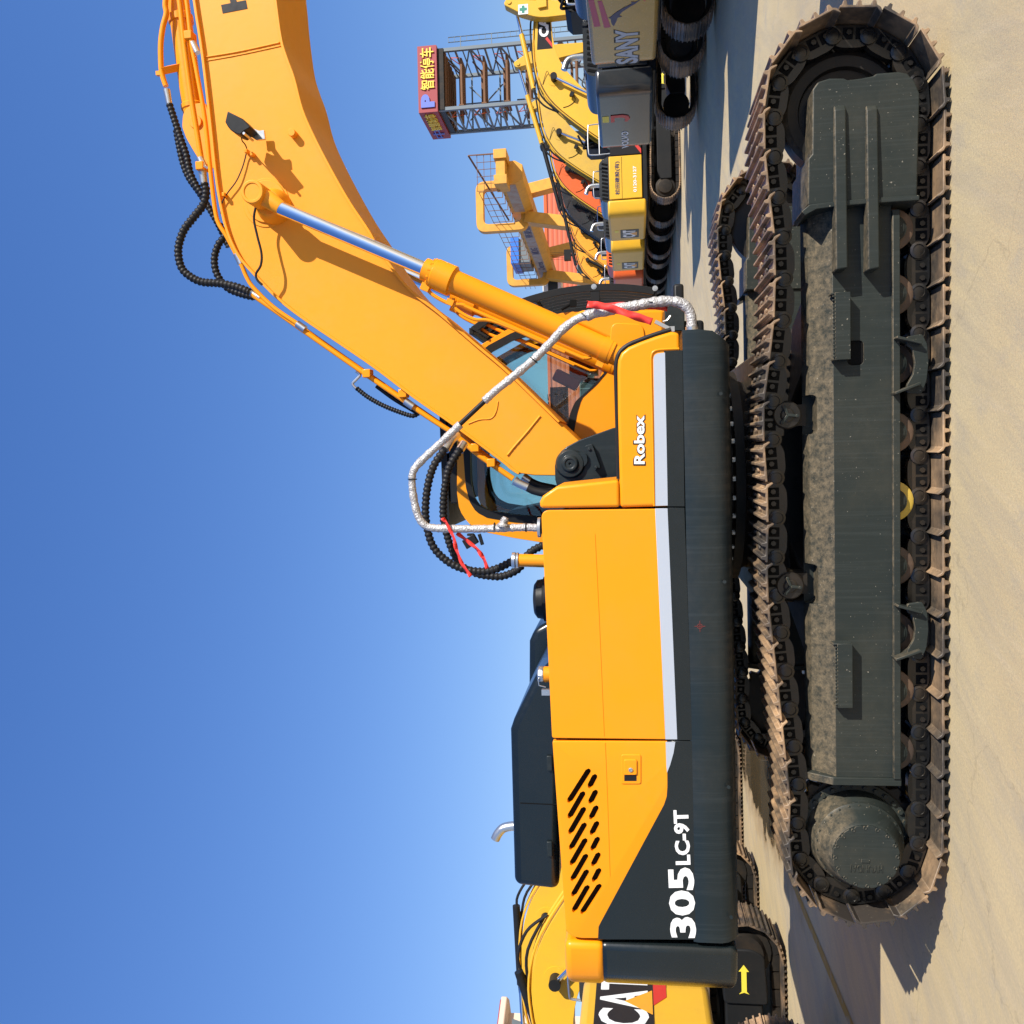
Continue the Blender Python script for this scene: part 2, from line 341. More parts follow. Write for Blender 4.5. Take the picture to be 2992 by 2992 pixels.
def thing(name, label, cat, loc=(0, 0, 0), rz=0, group=None):
    o = bpy.data.objects.new(name, None); COL.objects.link(o); o.location = loc; o.rotation_euler = (0, 0, rz); o.empty_display_size = .2
    o['label'] = label; o['category'] = cat
    if group: o['group'] = group
    return o
def struct(o): o['kind'] = 'structure'; return o
def cut(o, gg):
    """carve the cutter's shape out of o for good"""
    bmesh.ops.recalc_face_normals(gg.bm, faces=gg.bm.faces)
    me = bpy.data.meshes.new('cutter'); gg.bm.to_mesh(me); gg.bm.free(); c = bpy.data.objects.new('cutter', me); COL.objects.link(c)
    md = o.modifiers.new('cut', 'BOOLEAN'); md.object = c; md.solver = 'EXACT'
    dg = bpy.context.evaluated_depsgraph_get(); ne = bpy.data.meshes.new_from_object(o.evaluated_get(dg)); o.modifiers.clear(); o.data = ne
    b2 = bmesh.new(); b2.from_mesh(ne); bmesh.ops.dissolve_degenerate(b2, dist=1e-5, edges=b2.edges); bmesh.ops.triangulate(b2, faces=[f for f in b2.faces if len(f.verts) > 4])
    for e in b2.edges: e.smooth = len(e.link_faces) == 2 and e.calc_face_angle(0) < .5
    b2.to_mesh(ne); b2.free()
    bpy.data.objects.remove(c)
def text(name, s, BL, BR, TL, mat, parent, bold=.0, depth=.004, label=None, lift=.0):
    cu = bpy.data.curves.new('t', 'FONT'); cu.body = s; cu.size = 1; cu.offset = bold; cu.extrude = .02; cu.resolution_u = 3
    to = bpy.data.objects.new('t', cu); COL.objects.link(to); dg = bpy.context.evaluated_depsgraph_get()
    me = bpy.data.meshes.new_from_object(to.evaluated_get(dg)); bpy.data.objects.remove(to); bpy.data.curves.remove(cu)
    BL, BR, TL = Vector(BL), Vector(BR), Vector(TL); X = BR-BL; Y = TL-BL; N = X.cross(Y).normalized()
    xs = [v.co.x for v in me.vertices]; ys = [v.co.y for v in me.vertices]; x0, x1, y0, y1 = min(xs), max(xs), min(ys), max(ys)
    for v in me.vertices:
        a, b, z = v.co; v.co = BL+X*((a-x0)/(x1-x0))+Y*((b-y0)/(y1-y0))+N*(lift+(depth if z > 0 else 0))
    me.materials.clear(); me.materials.append(M[mat]); me.name = name
    o = bpy.data.objects.new(name, me); COL.objects.link(o)
    if parent: o.parent = parent
    if label: o['label'] = label
    return o
def corr(pts, r, pitch=.03, seg=12, amp=.14):
    """ribbed hose along a path: returns (points, radii)"""
    P = smooth(pts, 8); L = sum((b-a).length for a, b in zip(P, P[1:])); n = max(8, int(L/pitch*4))
    Q = resample([tuple(p) for p in P], n, False); return Q, [r*(1+(amp if (i % 4) in (1, 2) else -amp*.6)) for i in range(len(Q))]
def ribbed(name, pts, r, parent, pitch=.03, mat='rubber', label=None):
    q, rr = corr(pts, r, pitch); return mk(name, G().tube(q, rr, 12), mat, parent, ang=70, label=label)

# ------------------------------------------------------------------ ground
gg = G(); gg.face(gg.loop([(-600, -80, 0), (600, -80, 0), (600, 900, 0), (-600, 900, 0)])); struct(mk('ground', gg, 'concrete', flat=True))
gg = G(); l0 = [(-4.42, -6.0), (-4.56, .6), (-4.70, 3.0), (-4.72, 3.7)]; w = .055
a = gg.loop([(x-w, y, .004) for x, y in l0]); b = gg.loop([(x+w, y, .004) for x, y in l0])
for i in range(3): gg.face([a[i], b[i], b[i+1], a[i+1]])
struct(mk('painted_line', gg, 'line', flat=True))

# ================================================================== MAIN EXCAVATOR
EX = thing('excavator', 'large orange and charcoal crawler excavator in side view, filling the foreground, with foil-wrapped handrail pipes', 'excavator')

# ---- undercarriage
SPR = Vector((-2.06, 0, .455)); IDL = Vector((2.03, 0, .49)); NSH = 49
def track_path():
    R1, R2 = .452, .405
    p = []
    top = [(-1.78, .845), (-1.44, .875), (-1.0, .915), (-.58, .955), (-.1, .945), (.39, .965), (.85, .905), (1.31, .893), (1.7, .935)]
    for k in range(0, 11):           # round the sprocket from below to above
        t = radians(-92 - k*17.2); p.append((SPR.x+R2*cos(t), SPR.z+R2*sin(t)))
    p += top
    for k in range(0, 12):
        t = radians(97 - k*17.0); p.append((IDL.x+R1*cos(t), IDL.z+R1*sin(t)))
    p += [(1.7, .045), (1.0, .045), (0, .045), (-1.0, .045), (-1.75, .045)]
    s = smooth([(a, b) for a, b in p], 6, True); return resample([tuple(q) for q in s], NSH*4)
TP = track_path()
def shoe_mesh(w):
    pr = [(-.100, .0), (-.100, .012), (-.088, .014), (-.084, .037), (-.069, .037), (-.063, .014), (-.017, .012), (-.012, .037), (.003, .037), (.008, .012), (.055, .014), (.060, .037), (.075, .037), (.081, .014), (.100, .004), (.112, -.024), (.105, -.030), (.088, -.006), (.08, 0)]
    k = .206/.2; gg = G(); gg.prism([(a*k, b) for a, b in pr], -w/2, w/2)
    for yy in (-.10, .10):
        for ss in (-.04, .032): gg.cyl((ss, yy-.02, .010), (ss, yy-.02, .026), .014, 6); gg.obox((ss, yy+.035, .016), (.028, .03, .014))
    return gg
def build_track(sy, parent):
    Y = 1.30*sy
    ch = G()
    for i in range(NSH):
        a, b = Vector(TP[i*4]), Vector(TP[(i*4+4) % len(TP)]); t = (b-a).normalized(); n = Vector((-t.y, t.x)); c = (a+b)/2
        if sy > 0: n = n
        def q(s_, n_, y_): v = c+t*s_+n*n_; return (v.x, y_, v.y)
        ch.m = 0; ch.cyl(q(-.095, -.072, Y-.12), q(-.095, -.072, Y+.12), .024, 10)
        for side in (-1, 1):
            y0 = Y+side*.075; y1 = Y+side*.125
            pr = rnd([(-.112, -.018), (-.118, -.095), (-.06, -.128), (.06, -.128), (.118, -.095), (.112, -.040), (.07, -.012), (-.07, -.012)], .03, 3)
            A = ch.loop([q(s_*.97, n_, y0) for s_, n_ in pr]); B = ch.loop([q(s_*.97, n_, y1) for s_, n_ in pr]); N = len(pr)
            ch.m = 0; ch.face(A); ch.face(B[::-1])
            for j in range(N): ch.face([A[j], B[j], B[(j+1) % N], A[(j+1) % N]])
            p0 = Vector(q(-.095, -.072, y1)); ch.lathe(p0, (0, side, 0), [(-.01, .046), (.012, .045), (.016, .032), (.010, .030), (.013, .012)], 16)
            ch.m = 1  # black blocks on the link face stand in for its dark openings
            for s_ in (-.018, .050):
                cc = Vector(q(s_, -.055, y1)); mt = Matrix(((t.x, 0, n.x), (0, 1, 0), (t.y, 0, n.y))); ch.obox(cc, (.054, .004, .060), mt)
                ch.m = 0; ch.lathe(Vector(q(s_+.004, -.052, y1)), (0, side, 0), [(0, .015), (.014, .015)], 6); ch.m = 1
    chain = mk('track_chain', ch, ['link', 'void'], parent)
    sm = None
    for i in range(NSH):
        a, b = Vector(TP[i*4]), Vector(TP[(i*4+4) % len(TP)]); t = (b-a).normalized(); n = Vector((-t.y, t.x)); c = (a+b)/2
        if sm is None: o = mk('track_shoe', shoe_mesh(.6), 'shoe', chain, bevel=.003, seg=1); sm = o
        else: o = sm.copy(); COL.objects.link(o); o.parent = chain
        o.matrix_local = Matrix(((t.x, 0, n.x, c.x), (0, 1, 0, Y), (t.y, 0, n.y, c.y), (0, 0, 0, 1)))
    sg = 1 if sy < 0 else -1    # outward = -y on the near side
    def yy(v): return Y - sg*v   # v metres outward from the track's middle
    # side frame: section in (y, z) swept along x
    sec = [(yy(.20), .275), (yy(.20), .580), (yy(.10), .690), (yy(.02), .715), (yy(-.11), .690), (yy(-.20), .585), (yy(-.20), .275)]
    x0 = at(2600, 2272, -1.5)[0]; x1 = at(2600, 560, -1.5)[0]
    fr = mk('track_frame', G().prism(sec, x0, x1, 0), 'frame', parent)
    for px0, px1, pxa, pxb in ((1155, 1268, 2330, 2392), (1650, 1766, 2333, 2395)):
        xa, za = at(pxb, px1, -1.42); xb, zb = at(pxa, px0, -1.42); cutr = G().prism(rnd([(xa, .655), (xb, .655), (xb, .85), (xa, .85)], .03), min(yy(.0), yy(.3)), max(yy(.0), yy(.3))); cut(fr, cutr)
    hx0, hz0 = at(2524, 1066, -1.5); hx1, hz1 = at(2475, 996, -1.5); cut(fr, G().prism(rnd([(hx0, hz0), (hx1, hz0), (hx1, hz1), (hx0, hz1)], .03), min(yy(.1), yy(.3)), max(yy(.1), yy(.3))))
    bv = fr.modifiers.new('bevel', 'BEVEL'); bv.width = .006; bv.segments = 2; bv.limit_method = 'ANGLE'; bv.angle_limit = radians(30)
    mk('frame_hole_dark', G().box(x0+.2, x1-.2, min(yy(.192), yy(-.08)), max(yy(.192), yy(-.08)), .3, .575), 'void', fr)  # black box just behind the plate, painting the hole's depth dark
    mk('lower_flange', G().box(x0-.002, x1-.1, min(yy(.225), yy(-.21)), max(yy(.225), yy(-.21)), .238, .276), 'frame', parent, bevel=.004)
    ep = [(yy(.215), .232), (yy(.215), .60), (yy(.12), .745), (yy(-.12), .745), (yy(-.215), .60), (yy(-.215), .232)]
    mk('end_plate', G().prism(ep, x0-.045, x0, 0), 'frame', parent, bevel=.005)
    # front yoke shell with its ribs
    sh = [(2374, 261), (2390, 239), (2424, 228), (2465, 228), (2477, 233), (2517, 228), (2553, 221), (2561, 214), (2626, 209), (2651, 214), (2673, 236), (2688, 273), (2684, 420), (2680, 590), (2360, 600), (2361, 463), (2373, 450)]
    shp = atl(sh, -1.56); mk('yoke_cover', G().prism(shp, min(yy(.26), yy(-.22)), max(yy(.26), yy(-.22))), 'frame', parent, bevel=.045, seg=6)
    fl = atl([(2686, 570), (2686, 586), (2560, 594), (2450, 603), (2385, 612), (2352, 630), (2342, 618), (2365, 598), (2450, 588), (2560, 578)], -1.57)
    mk('yoke_flange', G().prism(fl, min(yy(.275), yy(.02)), max(yy(.275), yy(.02))), 'frame', parent, bevel=.004)
    for ra, rb in ((2439, 2474), (2533, 2567)):
        q0 = atl([(ra, 300), (rb, 297), (rb+2, 784), (ra+2, 790)], -1.6)
        gb = G(); ya, yb = yy(.20), yy(.315); A = gb.loop([(q0[0][0], yy(.262), q0[0][1]), (q0[1][0], yy(.262), q0[1][1]), (q0[2][0], ya, q0[2][1]), (q0[3][0], ya, q0[3][1])])
        B = gb.loop([(q0[0][0]-.03, yy(.285), q0[0][1]), (q0[1][0]-.03, yy(.285), q0[1][1]), (q0[2][0], yb, q0[2][1]), (q0[3][0], yb, q0[3][1])])
        gb.face(A); gb.face(B[::-1])
        for j in range(4): gb.face([A[j], B[j], B[(j+1) % 4], A[(j+1) % 4]])
        mk('yoke_rib', gb, 'frame', parent, bevel=.008, seg=3)
    # steps
    for y0, y1 in ((852, 1050), (1882, 2070)):
        xa = at(2475, y1, -1.58)[0]; xb = at(2475, y0, -1.58)[0]; gs = G(); z0, z1 = .505, .585
        gs.prism([(xa, z0), (xb, z0), (xb, z1), (xa, z1)], yy(.275), yy(.265)); gs.box(xa, xa+.01, min(yy(.199), yy(.266)), max(yy(.199), yy(.266)), z0, z1+.01); gs.box(xb-.01, xb, min(yy(.199), yy(.266)), max(yy(.199), yy(.266)), z0, z1+.02)
        k = 17
        for j in range(k):
            xx = xa+.02+(xb-xa-.04)*j/(k-1); gs.obox((xx, yy(.27), z1+.004), (.009, .01, .018))
        mk('step', gs, 'frame', parent, bevel=.002, seg=1)
    # carrier rollers
    for px, py in ((2300, 1213), (2309, 1712)):
        x, z = at(px, py, -1.44); mk('carrier_roller', G().lathe((x, yy(-.1), z), (0, -sg, 0), [(0, .06), (.02, .078), (.1, .078), (.12, .066), (.19, .066), (.21, .078), (.235, .078), (.245, .07), (.245, .04), (.25, .038), (.255, .03)], 28), 'link', parent)
        gb = G()
        for k in range(3):
            a_ = k*2*pi/3+.4; gb.bar((x, yy(.156), z), (x+.05*cos(a_), yy(.156), z+.05*sin(a_)), .03, .016); gb.cyl((x+.05*cos(a_), yy(.15), z+.05*sin(a_)), (x+.05*cos(a_), yy(.172), z+.05*sin(a_)), .011, 6)
        mk('roller_cap', gb, 'frame', parent, bevel=.003)
        mk('roller_bracket', G().box(x-.06, x+.06, min(yy(.05), yy(-.12)), max(yy(.05), yy(-.12)), .70, z-.01), 'dark', parent)
    # bottom rollers
    for k, py in enumerate((671, 861, 1064, 1263, 1464, 1652, 1846, 2015, 2194)):
        x = at(2622, py, -1.45)[0]; z = .262
        ro = mk('track_roller', G().lathe((x, yy(-.16), z), (0, -sg, 0), [(0, .113), (.06, .113), (.065, .09), (.26, .09), (.265, .113), (.312, .113), (.320, .10)], 28), 'roller_y' if (k == 4 and sy < 0) else 'roller', parent)
        mk('roller_hub', G().lathe((x, yy(.160), z), (0, -sg, 0), [(0, .072), (.025, .070), (.03, .058), (.034, .056), (.036, .05)], 24), 'frame', ro)
    for py in (1068, 1846):
        x = at(2640, py, -1.55)[0]; gb = G()
        gp_ = atl([(2648, 984), (2693, 976), (2708, 1006), (2712, 1060), (2706, 1114), (2691, 1151), (2650, 1148), (2648, 1126), (2667, 1093), (2672, 1060), (2664, 1019), (2648, 1008)], -1.54); dx = x-at(2640, 1068, -1.55)[0]
        gb.prism(rnd([(a+dx, b) for a, b in gp_], .012, 3), yy(.25), yy(.225))
        for (a_, b_), (c_, e_) in (((2617, 986), (2690, 1004)), ((2612, 1150), (2688, 1120))):
            A_ = at(a_, b_, -1.56); B_ = at(c_, e_, -1.56); gb.bar((A_[0]+dx, yy(.225), A_[1]), (B_[0]+dx, yy(.225), B_[1]), .13, .014)
        mk('roller_guard', gb, 'frame', parent, bevel=.003)
    # sprocket and final drive
    gb = G(); nt_ = 21; pr = []
    for k in range(nt_*4):
        a_ = 2*pi*k/(nt_*4); r = (.335, .375, .375, .335)[k % 4]; pr.append((SPR.x+r*cos(a_), SPR.z+r*sin(a_)))
    gb.prism(pr, yy(.035), yy(-.035)); sp = mk('sprocket', gb, 'dark', parent, bevel=.006)
    gb = G(); gb.lathe((SPR.x, yy(.03), SPR.z), (0, -sg, 0), [(0, .315), (.03, .315), (.035, .30), (.036, .272), (.06, .268), (.13, .250), (.15, .243), (.16, .243), (.17, .232), (.20, .222), (.26, .200), (.285, .190), (.295, .186), (.303, .180)], 56)
    for k in range(30): a_ = 2*pi*k/30; gb.cyl((SPR.x+.294*cos(a_), yy(.064), SPR.z+.294*sin(a_)), (SPR.x+.294*cos(a_), yy(.082), SPR.z+.294*sin(a_)), .013, 6)
    for k in range(26): a_ = 2*pi*k/26; gb.cyl((SPR.x+.231*cos(a_), yy(.19), SPR.z+.231*sin(a_)), (SPR.x+.231*cos(a_), yy(.208), SPR.z+.231*sin(a_)), .007, 8)
    mk('final_drive', gb, 'frame', parent, ang=40)
    gb = G(); n_ = 96; pr = []
    for k in range(n_):
        a_ = 2*pi*k/n_; m_ = k % 6; r = .178 if m_ not in (0, 1) else .166; pr.append((SPR.x+r*cos(a_), SPR.z+r*sin(a_)))
    gb.prism(pr, yy(.330), yy(.343))
    for k in range(16): a_ = 2*pi*(k*6+.5)/n_; gb.lathe((SPR.x+.164*cos(a_), yy(.333), SPR.z+.164*sin(a_)), (0, -sg, 0), [(0, .011), (.013, .011), (.013, .006), (.009, .006)], 10)
    gb.obox((SPR.x-.02, yy(.345), SPR.z+.005), (.022, .006, .045)); cv = mk('drive_cover', gb, 'frame', parent, bevel=.002)
    if sy < 0: text('embossed_lettering', 'HYUNDAI', (SPR.x-.045, yy(.343), SPR.z-.085), (SPR.x-.045, yy(.343), SPR.z+.085), (SPR.x-.085, yy(.343), SPR.z-.085), 'frame', cv, bold=.01, depth=.004)
    # idler
    mk('idler', G().lathe((IDL.x, yy(-.07), IDL.z), (0, -sg, 0), [(0, .30), (.01, .325), (.12, .325), (.13, .30), (.135, .295), (.13, .24), (.10, .23), (.10, .08), (.14, .07)], 56), 'dark', parent, ang=40)
    gb = G()
    for px, py in ((2490, 172), (2362, 452)):
        pass
    return chain
build_track(-1, EX)
build_track(1, EX)
# carbody between the tracks
gb = G(); gb.box(-.8, .8, -.75, .75, .50, .90); 
for sx in (-1, 1):
    for sy in (-1, 1): gb.bar((sx*.5, sy*.5, .60), (sx*1.0, sy*1.14, .50), .45, .24)
mk('carbody', gb, 'dark', EX, bevel=.02)
mk('swing_bearing', G().lathe((0, 0, .90), (0, 0, 1), [(0, .66), (.05, .68), (.06, .74), (.12, .74), (.13, .66), (.26, .66)], 48), 'dark', EX)
gb = G()
for k in range(36): a_ = 2*pi*k/36; gb.cyl((.71*cos(a_), .71*sin(a_), 1.01), (.71*cos(a_), .71*sin(a_), 1.04), .017, 6)
mk('bearing_bolts', gb, 'steel', EX)

# ---- upper structure
YS = -1.47
X = lambda px, py, Y=YS: at(px, py, Y)[0]
# deck and inner bulk
gb = G(); gb.box(-2.72, .80, -1.36, 1.34, 1.17, 1.38); gb.box(.6, 1.46, .44, 1.34, 1.26, 1.34); gb.box(.6, 1.0, -.9, .46, 1.22, 1.36)
mk('upper_deck', gb, 'black', EX, bevel=.02)
gb = G(); gb.box(-2.66, -.16, YS+.03, 1.36, 1.39, 2.10); gb.box(-.16, .60, YS+.05, -.62, 1.39, 1.72); mk('inner_dark_fill', gb, 'void', EX)  # black fill behind the panels, painted as the dark interior
# lower side rail, rounded underneath, rounded at its front
xr0 = X(2045, 2752); xr1 = X(2050, 962)
gb = G(); secs = [(-1.47, 1.386), (-1.478, 1.36), (-1.478, 1.225), (-1.465, 1.185), (-1.43, 1.145), (-1.37, 1.12), (-1.2, 1.115), (-1.2, 1.386)]
gb.prism(secs, xr0, xr1, 0); ra = mk('side_rail', gb, 'grey', EX)
cc = G(); cc.prism([(xr1-.09, 1.0), (xr1-.085, 1.12), (xr1-.05, 1.165), (xr1-.012, 1.22), (xr1, 1.30), (xr1+.2, 1.30), (xr1+.2, 1.0)], -1.6, -1.0); cut(ra, cc)
ra.modifiers.new('b', 'BEVEL').width = .012; ra.modifiers['b'].segments = 3; ra.modifiers['b'].limit_method = 'ANGLE'
ra2 = mk('side_rail', G().prism([(-y, z) for y, z in secs], xr0, 1.2, 0), 'grey', EX, bevel=.012)
mark = P3(2045, 1830, -1.48); gb = G(); ym = -1.4805
def ringm(gb, c, r0, r1, y, n=28):
    A = [(c[0]+r1*cos(2*pi*k/n), c[1]+r1*sin(2*pi*k/n)) for k in range(n)]; B = [(c[0]+r0*cos(2*pi*k/n), c[1]+r0*sin(2*pi*k/n)) for k in range(n)]
    gb.ring(A, B, y, y+.002, n)
ringm(gb, (mark.x, mark.z), .012, .015, ym); gb.box(mark.x-.032, mark.x+.032, ym, ym+.002, mark.z-.0015, mark.z+.0015); gb.box(mark.x-.0015, mark.x+.0015, ym, ym+.002, mark.z-.03, mark.z+.03)
mk('target_mark', gb, 'mark', ra)
gb = G()
pts = [(1990, 2164), (2025, 2164)]
def panel(name, outer, parts, bev=.022, y0=-1.47, y1=-1.42, base='orange', radii=None):
    """outer: pixel outline; parts: (outline, material) zones inlaid 2 mm proud"""
    o = mk(name, G().prism(rnd(atl(outer, YS), radii if radii else .012, 6), y0, y1), base, EX, bevel=bev, seg=4)
    for k, (pl, m_) in enumerate(parts):
        z = mk('stripe' if m_ == 'stripe' else 'lower_band', G().prism(atl(pl, YS-.003), y0-.0025-.001*k, y0+(.055 if m_ == 'greyc' else .02)), m_, o, bevel=.0015, seg=1)
    return o
# front side panel (ahead of the tank)
fp = [(1985, 972), (1961, 968), (1915, 982), (1871, 998), (1836, 1013), (1815, 1030), (1805, 1052), (1803, 1085), (1804, 1200), (1809, 1398), (1812, 1483), (1998, 1478), (1993, 1250)]
o = mk('front_side_panel', G().prism(atl(fp, YS), -1.47, -1.40), 'orange', EX, bevel=.02, seg=4)
mk('stripe', G().prism(rnd(atl([(1909, 1034), (1943, 1030), (1951, 1477), (1915, 1478)], YS-.003), [.06, 0, 0, 0]), -1.4735, -1.46), 'stripe', o)
mk('lower_band', G().prism(rnd(atl([(1940, 1026), (1994, 1023), (2000, 1479.5), (1949, 1479.5)], YS-.003), 0), -1.4725, -1.395), 'greyc', o)
# raised lip round the stripe
gb = G(); gb.tube([Vector((q.x, -1.473, q.z)) for q in smooth(p3l([(1984, 1019), (1935, 1021), (1912, 1026), (1903, 1040), (1902, 1075), (1906, 1250), (1911, 1478)], YS), 8)], .006, 8); mk('stripe_lip', gb, 'orange', o)
rim = smooth(p3l([(1808, 1399), (1803, 1200), (1800, 1090), (1802, 1055), (1812, 1028), (1836, 1008), (1871, 993), (1915, 977), (1961, 963)], -1.45), 6)
mk('rubber_edging', G().tube(rim, .013, 8), 'rubber', o)
# big side door
dp = [(1581, 1490), (1612, 2156), (2022, 2161), (1999, 1484)]
o = panel('side_door', [(1581, 1491), (1613, 2157), (2022, 2162), (1999, 1486)], [([(1914, 1486), (1951, 1485.5), (1980, 2161), (1944, 2161)], 'stripe'), ([(1950, 1483.5), (2000, 1483), (2023.5, 2163), (1978.5, 2163)], 'greyc')], radii=[.05, .015, .008, .008])
mk('door_crease', G().tube([Vector((q.x, -1.471, q.z)) for q in p3l([(1738, 1560), (1750, 1800), (1765, 2150)], -1.47)], .0022, 6), 'orange', o)
# rear side door with louvres
rd_ = [(1614, 2166), (1654, 2722), (1674, 2738), (1700, 2742), (2045, 2744), (2023, 2167)]
o = mk('rear_door', G().prism(rnd(atl(rd_, YS), [.012, .02, .02, .01, .008, .008]), -1.47, -1.42), 'orange', EX, bevel=.02, seg=4)
low = [(1949, 2168), (1950, 2300), (1948, 2328), (1940, 2352), (1756, 2694), (1749, 2708), (1747, 2745), (2047, 2746), (2025, 2165)]
low[0] = (1949, 2165)
mk('lower_band', G().prism(atl(low, YS-.003), -1.4735, -1.415), 'greyc', o, bevel=.002, seg=1)
mk('stripe', G().prism(atl([(1945, 2168), (1973, 2168), (1968, 2200), (1958, 2235), (1949, 2258), (1947, 2240)], YS-.005), -1.4755, -1.47), 'stripe', o)
cutg = []
def slot(xa, ya, xb, yb, w=8.6):
    """slot outline between two pixel ends"""
    d = Vector((xb-xa, yb-ya)); l = d.length; d.normalize(); n = Vector((-d.y, d.x)); e = w*.9
    q = [Vector((xa, ya))+n*w, Vector((xa, ya))-n*w, Vector((xb, yb))-n*w, Vector((xb, yb))+n*w]
    A = Vector((xa, ya)); B = Vector((xb, yb))
    pl = [A+n*w+d*e, A+n*w*.4, A-n*w*.4, A-n*w+d*e, B-n*w-d*e, B-n*w*.4, B+n*w*.4, B+n*w-d*e]
    return atl([tuple(p) for p in pl], YS)
cg = G(); lg = G()
def Zp(zx, zy): return (1400+zx/2.415, 2192+zy/2.415)
slots = []
for k in range(8):
    dx = (0, 5, 10, 15, 21, 26, 29, 33)[k]; dy = (0, 111, 221, 331, 441, 551, 661, 771)[k]
    a_ = (783+dx*.0, 133); 
    if k == 0: A_, B_ = Zp(780, 133), Zp(629, 370)
    else: A_, B_ = Zp(741+(k-1)*5.2, 293+(k-1)*110.3), Zp(632+(k-1)*5.2, 482+(k-1)*110.3)
    slots.append((A_, B_))
for k in range(7): slots.append((Zp(824+k*4.9, 171+k*110.5), Zp(775+k*4.9, 268+k*110.5)))
slots.append((Zp(857, 946), Zp(722, 1156)))
for A_, B_ in slots:
    cg.prism(slot(*A_, *B_), -1.6, -1.38)
md_ = o.modifiers.new('x', 'BEVEL'); o.modifiers.remove(md_); cut(o, cg)
dgm = mk('louvre_dark_backing', G().box(X(1660, 2690), X(1640, 2200), -1.418, -1.412, 1.80, 2.13), 'void', o)  # plain black sheet behind the slots stands in for the dark inside
# recessed latch
for nm, q, yy0, yy1, m_ in (('latch_plate', [(1815, 2204), (1873, 2204), (1873, 2290), (1815, 2290)], -1.476, -1.46, 'orange'), ('latch_flap', [(1823, 2217), (1861, 2217), (1861, 2262), (1823, 2262)], -1.486, -1.47, 'orange')):
    mk(nm, G().prism(rnd(atl(q, YS), .012, 4), yy0, yy1), m_, o, bevel=.004, seg=3)
q = P3(1843, 2249, -1.486); mk('lock', G().lathe((q.x, -1.486, q.z), (0, -1, 0), [(0, .013), (.005, .013), (.007, .008), (.004, .006)], 16), 'steel', o)
q = p3l([(1824, 2264), (1860, 2264), (1860, 2282), (1824, 2282)], -1.477); gb = G(); gb.face(gb.loop(q)); mk('latch_recess', gb, 'black', o)
mk('door_crease', G().tube([Vector((q.x, -1.471, q.z)) for q in p3l([(1768, 2170), (1775, 2350), (1782, 2560)], -1.47)], .0022, 6), 'orange', o)
text('model_lettering', '305', P3(2035, 2740, -1.474), P3(2027, 2534, -1.474), P3(1959, 2741, -1.474), 'white', o, bold=.035, depth=.002)
text('model_lettering', 'LC-9T', P3(2019, 2526, -1.474), P3(2012, 2366, -1.474), P3(1974, 2527, -1.474), 'white', o, bold=.035, depth=.002)
fs = [c for c in EX.children if c.name == 'front_side_panel'][0]
text('series_lettering', 'Robex', P3(1887, 1360, -1.472), P3(1886, 1210, -1.472), P3(1850, 1360, -1.472), 'decal', fs, bold=.062, depth=.001)
text('series_lettering', 'Robex', P3(1884, 1356, -1.474), P3(1883, 1214, -1.474), P3(1853, 1356, -1.474), 'white', fs, bold=.03, depth=.001)
# counterweight
def plan(x0, xm, b):  # half plan mirrored
    h = [(x0, -1.47-b), (-2.86-b, -1.465-b), (-2.965-b, -1.43-b*.7), (-3.03-b, -1.35), (-3.07-b, -1.2), (-3.12-b, -.8), (-3.16-b, -.3)]
    return h+[(x, -y) for x, y in h[::-1]]
zt = 2.148; zs = at(1750, 2760, YS)[1]
mk('counterweight', G().prism(plan(-2.712, 0, .0), 1.13, zs, 2), 'greyc', EX, bevel=.045, seg=5)
mk('counterweight_cap', G().prism(plan(-2.712, 0, .006), zs-.03, zt, 2), 'orange', EX, bevel=.04, seg=5, label='orange upper rim of the counterweight')
# tool box in front of the side door
tb = atl([(1578, 1485), (1577, 1466), (1586, 1449), (1627, 1421), (1808, 1402), (1811, 1482)], YS)
mk('tool_box', G().prism(tb, -1.475, -.86), 'orange', EX, bevel=.018, seg=4)
# engine hood
hp = atl([(1640, 1900), (1565, 1975), (1500, 2105), (1490, 2135), (1497, 2400), (1502, 2590), (1632, 2604)], -1.0)
mk('engine_hood', G().prism(hp, -1.0, .5), 'greyc', EX, bevel=.05, seg=5)
hp = atl([(1640, 1800), (1592, 1822), (1562, 1838), (1546, 1875), (1545, 2030), (1640, 2060)], .55)
mk('rear_hood', G().prism(hp, .55, 1.3), 'greyc', EX, bevel=.05, seg=4)
gb = G(); gb.prism(atl([(1520, 2345), (1632, 2350), (1632, 2353), (1520, 2348)], -1.001), -1.0015, -.99); mk('hood_seam', gb, 'void', EX)
for hy in (2230, 2480): c_ = P3(1606, hy, -1.01); mk('hood_hinge', G().obox(c_, (.10, .02, .035)), 'grey', EX, bevel=.005)
for hy in (1150, 1700, 2300, 2680): c_ = P3(2106+ (hy-1150)*.02, hy, -1.481); mk('rail_bolt', G().lathe((c_.x, -1.476, c_.z), (0, -1, 0), [(0, .011), (.007, .011)], 6), 'grey', ra)
mk('exhaust_pipe', G().tube(smooth([P3(1520, 2412, -.2), P3(1492, 2414, -.2), P3(1470, 2420, -.2), P3(1455, 2436, -.2), P3(1447, 2452, -.2)], 6), .034, 20), 'steel', EX)
q = P3(1600, 1750, -.7); mk('air_cleaner_cap', G().lathe((q.x, -.7, 2.185), (0, 0, 1), [(0, .12), (.06, .125), (.065, .15), (.10, .15), (.105, .135), (.145, .128), (.165, .10), (.172, .05)], 40), 'black', EX)
q = P3(1590, 1970, -1.25); mk('filler_neck', G().cyl((q.x, -1.25, 2.1), (q.x, -1.25, 2.245), .048, 24), 'orange', EX)
mk('filler_cap', G().lathe((q.x, -1.25, 2.243), (0, 0, 1), [(0, .052), (.03, .052), (.04, .046), (.042, .03)], 8), 'steel', EX, bevel=.006)
